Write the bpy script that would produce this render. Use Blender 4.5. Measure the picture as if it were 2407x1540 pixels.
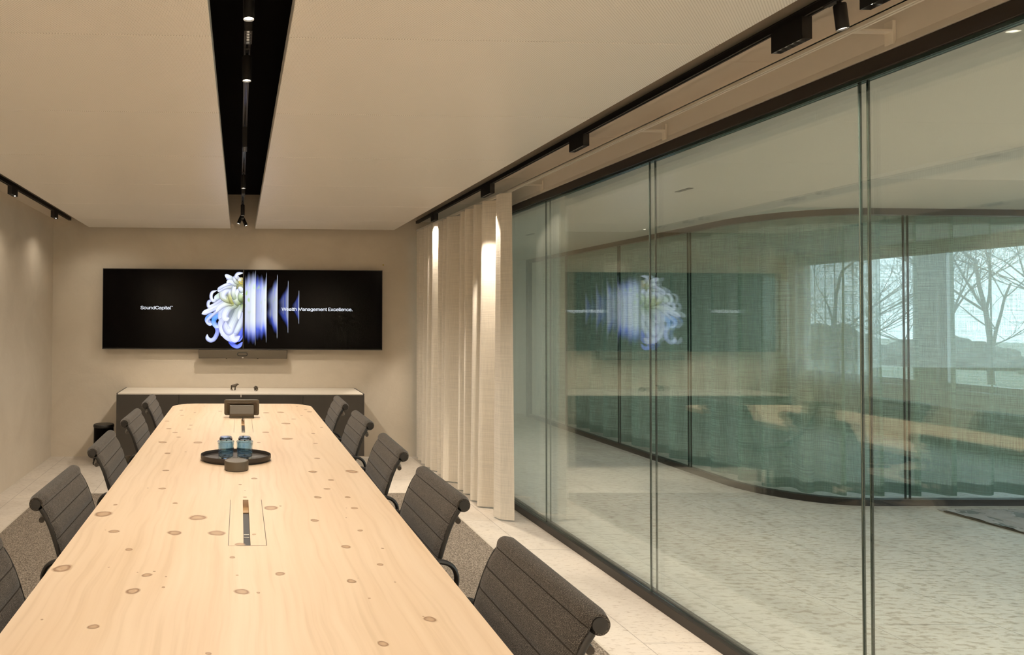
import bpy, bmesh, math, random
from mathutils import Vector, Matrix, Euler, noise
PI = math.pi
for o in list(bpy.data.objects): bpy.data.objects.remove(o)
sc = bpy.context.scene
COL = sc.collection
random.seed(11)

# ------------------------------------------------------------------ camera
W_PX, H_PX, F_PX = 2407.0, 1540.0, 1550.0
PX, PY = 602.6, 723.4
YAW, PITCH, ROLL = 0.02549, 0.016007, 0.0056721
cam_d = bpy.data.cameras.new('camera'); cam = bpy.data.objects.new('camera', cam_d); COL.objects.link(cam)
cam_d.sensor_fit = 'HORIZONTAL'; cam_d.sensor_width = 36.0
cam_d.lens = F_PX / W_PX * 36.0
cam_d.shift_x = (W_PX / 2 - PX) / W_PX
cam_d.shift_y = (PY - H_PX / 2) / W_PX
cam_d.clip_start = 0.05; cam_d.clip_end = 200
cy, sy, cp, sp = math.cos(YAW), math.sin(YAW), math.cos(PITCH), math.sin(PITCH)
fw = Vector((sy * cp, cy * cp, sp)); rt = Vector((cy, -sy, 0)); up = rt.cross(fw)
cr, sr = math.cos(ROLL), math.sin(ROLL)
r2 = rt * cr + up * sr; u2 = up * cr - rt * sr
M = Matrix((r2, u2, -fw)).transposed().to_4x4(); M.translation = (0, 0, 1.45)
cam.matrix_world = M
sc.camera = cam

# ------------------------------------------------------------------ world, exposure
sc.view_settings.view_transform = 'Standard'; sc.view_settings.look = 'None'
sc.view_settings.gamma = 1; sc.view_settings.use_curve_mapping = False
sc.view_settings.exposure = 0.40
w = bpy.data.worlds.new('overcast_sky'); sc.world = w; w.use_nodes = True
bg = w.node_tree.nodes['Background']; bg.inputs[0].default_value = (0.74, 0.86, 1.0, 1); bg.inputs[1].default_value = 3.3
cyc = sc.cycles
cyc.use_denoising = True
try: cyc.denoiser = 'OPENIMAGEDENOISE'
except Exception: pass
cyc.max_bounces = 12; cyc.diffuse_bounces = 5; cyc.glossy_bounces = 5; cyc.transmission_bounces = 10
cyc.transparent_max_bounces = 32; cyc.sample_clamp_indirect = 4.0; cyc.caustics_refractive = False; cyc.caustics_reflective = False
cyc.blur_glossy = 0.5
# lamp strengths (one place to tune)
P_SPOT = 50.0      # cylinder spots over the table
P_LINE = 28.0      # linear modules over the table
P_SIDE = 50.0      # modules on the side tracks
P_CORR = 92.0      # corridor ceiling slots
WARM = (1.0, 0.875, 0.72)
CORR = (1.0, 0.93, 0.90)

# ------------------------------------------------------------------ materials
def newmat(name):
    m = bpy.data.materials.new(name); m.use_nodes = True
    nt = m.node_tree; b = nt.nodes['Principled BSDF']
    return m, nt, b
def N(nt, t, **kw):
    n = nt.nodes.new(t)
    for k, v in kw.items():
        if hasattr(n, k): setattr(n, k, v)
        else: n.inputs[k.replace('_', ' ')].default_value = v
    return n
def L(nt, a, b): nt.links.new(a, b)
def plain(name, col, rough=0.5, metal=0.0, spec=None, bump=0.0, bscale=200, var=0.0, vscale=4.0):
    m, nt, b = newmat(name)
    b.inputs['Base Color'].default_value = (*col, 1); b.inputs['Roughness'].default_value = rough; b.inputs['Metallic'].default_value = metal
    if spec is not None: b.inputs['Specular IOR Level'].default_value = spec
    tc = N(nt, 'ShaderNodeTexCoord')
    ns = N(nt, 'ShaderNodeTexNoise'); ns.inputs['Scale'].default_value = vscale; ns.inputs['Detail'].default_value = 5
    L(nt, tc.outputs['Object'], ns.inputs['Vector'])
    mx = N(nt, 'ShaderNodeMix', data_type='RGBA')
    v = max(var, 0.03)
    mx.inputs[6].default_value = (*[c * (1 - v) for c in col], 1); mx.inputs[7].default_value = (*[min(1, c * (1 + v)) for c in col], 1)
    L(nt, ns.outputs['Fac'], mx.inputs[0]); L(nt, mx.outputs[2], b.inputs['Base Color'])
    if bump:
        n2 = N(nt, 'ShaderNodeTexNoise'); n2.inputs['Scale'].default_value = bscale
        L(nt, tc.outputs['Object'], n2.inputs['Vector'])
        bp = N(nt, 'ShaderNodeBump'); bp.inputs['Strength'].default_value = bump; bp.inputs['Distance'].default_value = 0.002
        L(nt, n2.outputs['Fac'], bp.inputs['Height']); L(nt, bp.outputs[0], b.inputs['Normal'])
    return m
def emit(name, col, strength):
    m, nt, b = newmat(name)
    b.inputs['Base Color'].default_value = (0.02, 0.02, 0.02, 1)
    b.inputs['Emission Color'].default_value = (*col, 1); b.inputs['Emission Strength'].default_value = strength
    return m
def ramp(nt, pts):
    r = N(nt, 'ShaderNodeValToRGB'); e = r.color_ramp.elements
    e[0].position, e[0].color = pts[0][0], (*pts[0][1], 1); e[1].position, e[1].color = pts[-1][0], (*pts[-1][1], 1)
    for p, c in pts[1:-1]:
        x = e.new(p); x.color = (*c, 1)
    return r
def plaster(name, c1, c2):
    m, nt, b = newmat(name); b.inputs['Roughness'].default_value = 0.55; b.inputs['Specular IOR Level'].default_value = 0.3
    tc = N(nt, 'ShaderNodeTexCoord'); mp = N(nt, 'ShaderNodeMapping'); mp.inputs['Scale'].default_value = (1, 1, 1)
    L(nt, tc.outputs['Object'], mp.inputs[0])
    n1 = N(nt, 'ShaderNodeTexNoise'); n1.inputs['Scale'].default_value = 1.6; n1.inputs['Detail'].default_value = 8; n1.inputs['Roughness'].default_value = 0.62; n1.inputs['Distortion'].default_value = 1.2
    L(nt, mp.outputs[0], n1.inputs['Vector'])
    r = ramp(nt, [(0.3, c1), (0.7, c2)]); L(nt, n1.outputs['Fac'], r.inputs[0]); L(nt, r.outputs[0], b.inputs['Base Color'])
    n2 = N(nt, 'ShaderNodeTexNoise'); n2.inputs['Scale'].default_value = 14; n2.inputs['Detail'].default_value = 6; n2.inputs['Distortion'].default_value = 2
    L(nt, mp.outputs[0], n2.inputs['Vector'])
    bp = N(nt, 'ShaderNodeBump'); bp.inputs['Strength'].default_value = 0.12; bp.inputs['Distance'].default_value = 0.01
    L(nt, n2.outputs['Fac'], bp.inputs['Height']); L(nt, bp.outputs[0], b.inputs['Normal'])
    return m
def stone(name, rot, base, off=(0, 0), bw=1.2, bh=0.6, rough=0.5, fs=1.0, fl=0.8):
    m, nt, b = newmat(name); b.inputs['Roughness'].default_value = rough; b.inputs['Specular IOR Level'].default_value = 0.35
    tc = N(nt, 'ShaderNodeTexCoord'); mp = N(nt, 'ShaderNodeMapping'); mp.inputs['Rotation'].default_value = (0, 0, rot); mp.inputs['Location'].default_value = (off[0], off[1], 0)
    L(nt, tc.outputs['Object'], mp.inputs[0])
    br = N(nt, 'ShaderNodeTexBrick'); br.offset = 0.5
    br.inputs['Scale'].default_value = 1; br.inputs['Brick Width'].default_value = bw; br.inputs['Row Height'].default_value = bh
    br.inputs['Mortar Size'].default_value = 0.0026; br.inputs['Mortar Smooth'].default_value = 0.0
    br.inputs['Color1'].default_value = (*base, 1); br.inputs['Color2'].default_value = (*[c * 0.94 for c in base], 1); br.inputs['Mortar'].default_value = (*[c * 0.6 for c in base], 1)
    L(nt, mp.outputs[0], br.inputs['Vector'])
    # fossils and flecks lying along the bedding
    mp2 = N(nt, 'ShaderNodeMapping'); mp2.inputs['Scale'].default_value = (16 * fs, 42 * fs, 1); mp2.inputs['Rotation'].default_value = (0, 0, 0.1)
    L(nt, tc.outputs['Object'], mp2.inputs[0])
    n1 = N(nt, 'ShaderNodeTexNoise'); n1.inputs['Scale'].default_value = 1.6; n1.inputs['Detail'].default_value = 6; n1.inputs['Roughness'].default_value = 0.65
    L(nt, mp2.outputs[0], n1.inputs['Vector'])
    r1 = ramp(nt, [(0.54 - .04 * (fl > .9), (1, 1, 1)), (0.63 - .05 * (fl > .9), (0.74, 0.70, 0.65)), (0.72, (0.5, 0.46, 0.42))]); L(nt, n1.outputs['Fac'], r1.inputs[0])
    n2 = N(nt, 'ShaderNodeTexNoise'); n2.inputs['Scale'].default_value = 3.2; n2.inputs['Detail'].default_value = 8; n2.inputs['Roughness'].default_value = 0.6
    L(nt, tc.outputs['Object'], n2.inputs['Vector'])
    r2_ = ramp(nt, [(0.3, (0.86, 0.84, 0.82)), (0.5, (1.0, 1.0, 1.0)), (0.7, (1.06, 1.05, 1.03))]); L(nt, n2.outputs['Fac'], r2_.inputs[0])
    m1 = N(nt, 'ShaderNodeMix', data_type='RGBA', blend_type='MULTIPLY'); m1.inputs[0].default_value = fl
    L(nt, br.outputs['Color'], m1.inputs[6]); L(nt, r1.outputs[0], m1.inputs[7])
    m2 = N(nt, 'ShaderNodeMix', data_type='RGBA', blend_type='MULTIPLY'); m2.inputs[0].default_value = 1
    L(nt, m1.outputs[2], m2.inputs[6]); L(nt, r2_.outputs[0], m2.inputs[7]); L(nt, m2.outputs[2], b.inputs['Base Color'])
    return m
def carpet_mat():
    m, nt, b = newmat('carpet_pile'); b.inputs['Roughness'].default_value = 1; b.inputs['Specular IOR Level'].default_value = 0.1
    tc = N(nt, 'ShaderNodeTexCoord'); mp = N(nt, 'ShaderNodeMapping'); mp.inputs['Scale'].default_value = (1.6, 1, 1); mp.inputs['Rotation'].default_value = (0, 0, 0.5)
    L(nt, tc.outputs['Object'], mp.inputs[0])
    n1 = N(nt, 'ShaderNodeTexNoise'); n1.inputs['Scale'].default_value = 125; n1.inputs['Detail'].default_value = 3; L(nt, mp.outputs[0], n1.inputs['Vector'])
    r = ramp(nt, [(0.36, (0.095, 0.078, 0.062)), (0.5, (0.19, 0.16, 0.128)), (0.64, (0.31, 0.27, 0.222))]); L(nt, n1.outputs['Fac'], r.inputs[0]); L(nt, r.outputs[0], b.inputs['Base Color'])
    bp = N(nt, 'ShaderNodeBump'); bp.inputs['Strength'].default_value = 0.5; bp.inputs['Distance'].default_value = 0.004
    L(nt, n1.outputs['Fac'], bp.inputs['Height']); L(nt, bp.outputs[0], b.inputs['Normal'])
    return m
def wood_mat():
    m, nt, b = newmat('stone_pine'); b.inputs['Roughness'].default_value = 0.42; b.inputs['Specular IOR Level'].default_value = 0.35
    tc = N(nt, 'ShaderNodeTexCoord')
    wn = N(nt, 'ShaderNodeTexNoise'); wn.inputs['Scale'].default_value = 2.2; wn.inputs['Detail'].default_value = 2; L(nt, tc.outputs['Object'], wn.inputs['Vector'])
    va = N(nt, 'ShaderNodeVectorMath', operation='SCALE'); va.inputs['Scale'].default_value = 0.07; L(nt, wn.outputs['Color'], va.inputs[0])
    ad = N(nt, 'ShaderNodeVectorMath', operation='ADD'); L(nt, tc.outputs['Object'], ad.inputs[0]); L(nt, va.outputs[0], ad.inputs[1])
    mp = N(nt, 'ShaderNodeMapping'); mp.inputs['Scale'].default_value = (55, 1.6, 1); L(nt, ad.outputs[0], mp.inputs[0])
    n1 = N(nt, 'ShaderNodeTexNoise'); n1.inputs['Scale'].default_value = 1; n1.inputs['Detail'].default_value = 4; L(nt, mp.outputs[0], n1.inputs['Vector'])
    r = ramp(nt, [(0.3, (0.575, 0.445, 0.315)), (0.48, (0.635, 0.50, 0.365)), (0.7, (0.655, 0.525, 0.39))]); L(nt, n1.outputs['Fac'], r.inputs[0])
    mp2 = N(nt, 'ShaderNodeMapping'); mp2.inputs['Scale'].default_value = (6, 0.7, 1); L(nt, ad.outputs[0], mp2.inputs[0])
    n2 = N(nt, 'ShaderNodeTexNoise'); n2.inputs['Scale'].default_value = 1; n2.inputs['Detail'].default_value = 3; L(nt, mp2.outputs[0], n2.inputs['Vector'])
    r3 = ramp(nt, [(0.32, (0.93, 0.89, 0.84)), (0.6, (1, 1, 1))]); L(nt, n2.outputs['Fac'], r3.inputs[0])
    mx = N(nt, 'ShaderNodeMix', data_type='RGBA', blend_type='MULTIPLY'); mx.inputs[0].default_value = 0.9
    L(nt, r.outputs[0], mx.inputs[6]); L(nt, r3.outputs[0], mx.inputs[7]); L(nt, mx.outputs[2], b.inputs['Base Color'])
    return m
def knot_mat():
    m, nt, b = newmat('pine_knot'); b.inputs['Roughness'].default_value = 0.45
    uv = N(nt, 'ShaderNodeUVMap'); uv.uv_map = 'UVMap'
    ns = N(nt, 'ShaderNodeTexNoise'); ns.inputs['Scale'].default_value = 40; tc = N(nt, 'ShaderNodeTexCoord'); L(nt, tc.outputs['Object'], ns.inputs['Vector'])
    ln = N(nt, 'ShaderNodeVectorMath', operation='LENGTH'); L(nt, uv.outputs[0], ln.inputs[0])
    a = N(nt, 'ShaderNodeMath', operation='MULTIPLY_ADD'); L(nt, ns.outputs['Fac'], a.inputs[0]); a.inputs[1].default_value = 0.22; a.inputs[2].default_value = -0.11
    s = N(nt, 'ShaderNodeMath', operation='ADD'); L(nt, ln.outputs['Value'], s.inputs[0]); L(nt, a.outputs[0], s.inputs[1])
    r = ramp(nt, [(0.0, (0.50, 0.34, 0.21)), (0.42, (0.58, 0.42, 0.27)), (0.62, (0.27, 0.16, 0.095)), (0.76, (0.36, 0.23, 0.14)), (0.9, (0.60, 0.44, 0.28))]); L(nt, s.outputs[0], r.inputs[0])
    L(nt, r.outputs[0], b.inputs['Base Color'])
    al = ramp(nt, [(0.0, (.62, .62, .62)), (0.44, (.5, .5, .5)), (0.62, (.85, .85, .85)), (0.76, (.5, .5, .5)), (0.98, (0, 0, 0))]); L(nt, s.outputs[0], al.inputs[0])
    L(nt, al.outputs[0], b.inputs['Alpha'])
    return m
def thin_glass(name, tint, boost=1.0, base=0.045):
    m = bpy.data.materials.new(name); m.use_nodes = True; nt = m.node_tree; nt.nodes.clear()
    out = N(nt, 'ShaderNodeOutputMaterial'); tr = N(nt, 'ShaderNodeBsdfTransparent'); tr.inputs[0].default_value = (*tint, 1)
    gl = N(nt, 'ShaderNodeBsdfGlossy'); gl.inputs['Color'].default_value = (0.95, 1, 0.98, 1); gl.inputs['Roughness'].default_value = 0.0
    ge = N(nt, 'ShaderNodeNewGeometry'); d = N(nt, 'ShaderNodeVectorMath', operation='DOT_PRODUCT'); L(nt, ge.outputs['Incoming'], d.inputs[0]); L(nt, ge.outputs['Normal'], d.inputs[1])
    ab = N(nt, 'ShaderNodeMath', operation='ABSOLUTE'); L(nt, d.outputs['Value'], ab.inputs[0])
    su = N(nt, 'ShaderNodeMath', operation='SUBTRACT'); su.inputs[0].default_value = 1; L(nt, ab.outputs[0], su.inputs[1])
    pw = N(nt, 'ShaderNodeMath', operation='POWER'); L(nt, su.outputs[0], pw.inputs[0]); pw.inputs[1].default_value = 5
    ma = N(nt, 'ShaderNodeMath', operation='MULTIPLY_ADD'); L(nt, pw.outputs[0], ma.inputs[0]); ma.inputs[1].default_value = 0.95 * boost; ma.inputs[2].default_value = base * boost; ma.use_clamp = True
    mx = N(nt, 'ShaderNodeMixShader'); L(nt, ma.outputs[0], mx.inputs[0]); L(nt, tr.outputs[0], mx.inputs[1]); L(nt, gl.outputs[0], mx.inputs[2]); L(nt, mx.outputs[0], out.inputs[0])
    return m
def cloth_mat(name, col, transl, alpha_open=0.0, slub=40, con=1.0, hv=1.0):
    """woven curtain: diffuse + translucent, optionally open weave"""
    m = bpy.data.materials.new(name); m.use_nodes = True; nt = m.node_tree; nt.nodes.clear()
    out = N(nt, 'ShaderNodeOutputMaterial'); df = N(nt, 'ShaderNodeBsdfDiffuse'); tl = N(nt, 'ShaderNodeBsdfTranslucent')
    uv = N(nt, 'ShaderNodeUVMap'); uv.uv_map = 'UVMap'     # u along the width in metres, v the height in metres
    mh = N(nt, 'ShaderNodeMapping'); mh.inputs['Scale'].default_value = (slub * 0.10 * hv, slub * 4 * hv, 1); L(nt, uv.outputs[0], mh.inputs[0])
    nh = N(nt, 'ShaderNodeTexNoise'); nh.inputs['Scale'].default_value = 1; nh.inputs['Detail'].default_value = 2; nh.inputs['Roughness'].default_value = 0.5; L(nt, mh.outputs[0], nh.inputs['Vector'])
    mv = N(nt, 'ShaderNodeMapping'); mv.inputs['Scale'].default_value = (slub * 4, slub * 0.12, 1); L(nt, uv.outputs[0], mv.inputs[0])
    nv = N(nt, 'ShaderNodeTexNoise'); nv.inputs['Scale'].default_value = 1; nv.inputs['Detail'].default_value = 3; nv.inputs['Roughness'].default_value = 0.7; L(nt, mv.outputs[0], nv.inputs['Vector'])
    av = N(nt, 'ShaderNodeMath', operation='MULTIPLY'); L(nt, nh.outputs['Fac'], av.inputs[0]); L(nt, nv.outputs['Fac'], av.inputs[1])
    r = ramp(nt, [(0.15, tuple(c * (1 - .24 * con) for c in col)), (0.29, col), (0.42, tuple(min(1, c * (1 + .12 * con)) for c in col))]); L(nt, av.outputs[0], r.inputs[0])
    L(nt, r.outputs[0], df.inputs[0]); L(nt, r.outputs[0], tl.inputs[0])
    bp = N(nt, 'ShaderNodeBump'); bp.inputs['Strength'].default_value = 0.35; bp.inputs['Distance'].default_value = 0.002; L(nt, nh.outputs['Fac'], bp.inputs['Height'])
    L(nt, bp.outputs[0], df.inputs['Normal'])
    mx = N(nt, 'ShaderNodeMixShader'); mx.inputs[0].default_value = transl; L(nt, df.outputs[0], mx.inputs[1]); L(nt, tl.outputs[0], mx.inputs[2])
    last = mx.outputs[0]
    if alpha_open:
        tp = N(nt, 'ShaderNodeBsdfTransparent')
        r2_ = ramp(nt, [(0.17, (min(1, alpha_open * 1.7),) * 3), (0.27, (alpha_open,) * 3), (0.4, (alpha_open * 0.45,) * 3)]); L(nt, av.outputs[0], r2_.inputs[0])
        m3 = N(nt, 'ShaderNodeMixShader'); L(nt, r2_.outputs[0], m3.inputs[0]); L(nt, last, m3.inputs[1]); L(nt, tp.outputs[0], m3.inputs[2]); last = m3.outputs[0]
    L(nt, last, out.inputs[0])
    return m
def panel_mat():
    m, nt, b = newmat('perforated_metal_panel'); b.inputs['Roughness'].default_value = 0.34; b.inputs['Specular IOR Level'].default_value = 0.5
    tc = N(nt, 'ShaderNodeTexCoord'); mp = N(nt, 'ShaderNodeMapping'); mp.inputs['Scale'].default_value = (150, 150, 150); mp.inputs['Rotation'].default_value = (0, 0, PI / 4)
    L(nt, tc.outputs['Object'], mp.inputs[0])
    fr = N(nt, 'ShaderNodeVectorMath', operation='FRACTION'); L(nt, mp.outputs[0], fr.inputs[0])
    sb = N(nt, 'ShaderNodeVectorMath', operation='SUBTRACT'); L(nt, fr.outputs[0], sb.inputs[0]); sb.inputs[1].default_value = (0.5, 0.5, 0)
    ml = N(nt, 'ShaderNodeVectorMath', operation='MULTIPLY'); L(nt, sb.outputs[0], ml.inputs[0]); ml.inputs[1].default_value = (1, 1, 0)
    ln = N(nt, 'ShaderNodeVectorMath', operation='LENGTH'); L(nt, ml.outputs[0], ln.inputs[0])
    r = ramp(nt, [(0.20, (0.55, 0.52, 0.47)), (0.28, (0.93, 0.90, 0.85))]); L(nt, ln.outputs['Value'], r.inputs[0])
    L(nt, r.outputs[0], b.inputs['Base Color'])
    return m
def fabric_mat():
    m, nt, b = newmat('wool_blend'); b.inputs['Roughness'].default_value = 0.95; b.inputs['Specular IOR Level'].default_value = 0.15
    b.inputs['Sheen Weight'].default_value = 0.12; b.inputs['Sheen Roughness'].default_value = 0.5
    tc = N(nt, 'ShaderNodeTexCoord')
    n1 = N(nt, 'ShaderNodeTexNoise'); n1.inputs['Scale'].default_value = 620; n1.inputs['Detail'].default_value = 2; L(nt, tc.outputs['Object'], n1.inputs['Vector'])
    ck = N(nt, 'ShaderNodeTexChecker'); ck.inputs['Scale'].default_value = 330; ck.inputs['Color1'].default_value = (0.55, 0.55, 0.55, 1); ck.inputs['Color2'].default_value = (1.15, 1.15, 1.15, 1)
    L(nt, tc.outputs['Object'], ck.inputs['Vector'])
    r = ramp(nt, [(0.36, (0.020, 0.0175, 0.015)), (0.5, (0.052, 0.046, 0.040)), (0.66, (0.15, 0.134, 0.118))]); L(nt, n1.outputs['Fac'], r.inputs[0])
    mx = N(nt, 'ShaderNodeMix', data_type='RGBA', blend_type='MULTIPLY'); mx.inputs[0].default_value = 0.6; L(nt, r.outputs[0], mx.inputs[6]); L(nt, ck.outputs[0], mx.inputs[7]); L(nt, mx.outputs[2], b.inputs['Base Color'])
    bp = N(nt, 'ShaderNodeBump'); bp.inputs['Strength'].default_value = 0.3; bp.inputs['Distance'].default_value = 0.001; L(nt, n1.outputs['Fac'], bp.inputs['Height']); L(nt, bp.outputs[0], b.inputs['Normal'])
    return m
def vcol_emit(name, strength):
    m, nt, b = newmat(name); at = N(nt, 'ShaderNodeVertexColor'); at.layer_name = 'Col'
    b.inputs['Base Color'].default_value = (0, 0, 0, 1); b.inputs['Specular IOR Level'].default_value = 0.1; b.inputs['Roughness'].default_value = 0.5
    L(nt, at.outputs['Color'], b.inputs['Emission Color']); b.inputs['Emission Strength'].default_value = strength
    return m
def real_glass(name, col, rough=0.0):
    m, nt, b = newmat(name); b.inputs['Base Color'].default_value = (*col, 1); b.inputs['Transmission Weight'].default_value = 1; b.inputs['Roughness'].default_value = rough; b.inputs['IOR'].default_value = 1.46
    b.inputs['Thin Film Thickness'].default_value = 380; b.inputs['Thin Film IOR'].default_value = 1.6
    return m

MT = dict(
    wall=plaster('lime_plaster', (0.60, 0.535, 0.44), (0.67, 0.605, 0.505)),
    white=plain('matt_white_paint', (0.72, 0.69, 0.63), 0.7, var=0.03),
    beige=plain('beige_lacquer', (0.68, 0.61, 0.52), 0.45),
    black=plain('black_powder_coat', (0.012, 0.011, 0.010), 0.45),
    blackceil=plain('black_soffit_paint', (0.006, 0.005, 0.005), 0.95, spec=0.05),
    frame=plain('bronze_black_frame', (0.022, 0.017, 0.013), 0.35),
    stone=stone('shell_limestone', PI / 2, (0.56, 0.51, 0.445), bh=.604, off=(2.94 - 2.4, -0.01)),
    stone2=stone('shell_limestone_corridor', PI / 2, (0.60, 0.575, 0.50), bw=3.0, bh=.604, off=(0.1, -0.01), rough=0.42, fs=.6, fl=1.0),
    carpet=carpet_mat(), wood=wood_mat(), knot=knot_mat(),
    glass=thin_glass('partition_glass', (0.970, 0.985, 0.975), 1.75),
    glass2=thin_glass('curved_glass', (0.95, 0.985, 0.97), 0.8),
    edge=plain('polished_glass_edge', (0.30, 0.38, 0.35), 0.12, metal=0.9),
    seal=plain('dark_green_glass_seal', (0.02, 0.035, 0.03), 0.2),
    linen=cloth_mat('natural_linen', (0.87, 0.81, 0.71), 0.08, slub=50, con=.45, hv=1.0),
    green=cloth_mat('sheer_green_linen', (0.53, 0.675, 0.57), 0.45, alpha_open=0.31, slub=44, con=1.2),
    greenhem=cloth_mat('doubled_green_linen_hem', (0.26, 0.38, 0.32), 0.4, alpha_open=0.08, slub=22),
    panel=panel_mat(), fabric=fabric_mat(),
    screen=plain('black_display_glass', (0.0015, 0.001, 0.001), 0.16, spec=0.05),
    flower=vcol_emit('lit_display_pixels', 1.0), text=emit('lit_white_lettering', (0.85, 0.9, 1.0), 1.0),
    lens=emit('lit_lamp_lens', (1.0, 0.86, 0.66), 9.0), lens_cold=emit('lit_downlight_lens', (1.0, 0.93, 0.8), 2.0),
    anodised=plain('dark_anodised_metal', (0.05, 0.045, 0.04), 0.3, metal=0.6),
    chrome=plain('polished_metal', (0.55, 0.55, 0.55), 0.15, metal=1),
    credenza=plain('graphite_lacquer', (0.042, 0.036, 0.029), 0.5), credtop=plain('pale_laminate', (0.70, 0.64, 0.55), 0.5),
    grey=plain('taupe_plastic', (0.085, 0.068, 0.045), 0.45), tray=plain('black_oiled_wood', (0.028, 0.022, 0.018), 0.5),
    bronze=plain('dark_patinated_bronze', (0.07, 0.055, 0.04), 0.3, metal=0.7),
    bluglass=real_glass('iridescent_blue_glass', (0.66, 0.83, 0.96)),
    rail=plain('white_rail_lacquer', (0.78, 0.74, 0.66), 0.35),
    rug=plain('pale_grey_wool', (0.42, 0.41, 0.40), 1.0, var=0.25, vscale=9, bump=1.0, bscale=60),
    bark=plain('bare_bark', (0.15, 0.145, 0.135), 0.9), twig=plain('winter_twigs', (0.12, 0.13, 0.11), 0.95, var=0.4, vscale=30, bump=0.6, bscale=20),
    lawn=plain('frosty_lawn', (0.30, 0.32, 0.27), 1.0, var=0.3, vscale=2), deck=plain('pale_terrace', (0.5, 0.5, 0.49), 0.9),
    winframe=plain('white_window_frame', (0.62, 0.64, 0.65), 0.4), copper=plain('warm_wood_well', (0.42, 0.27, 0.13), 0.5),
    sheer=cloth_mat('white_voile', (0.7, 0.74, 0.74), 0.5, alpha_open=0.3, slub=30),
    stonetrim=plain('stone_edge_strip', (0.47, 0.42, 0.35), 0.5),
    seam=plain('dark_stitched_seam', (0.030, 0.026, 0.022), 0.95, spec=0.1),
    sticker=plain('faded_yellow_mark', (0.45, 0.36, 0.08), 0.7),
)

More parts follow.
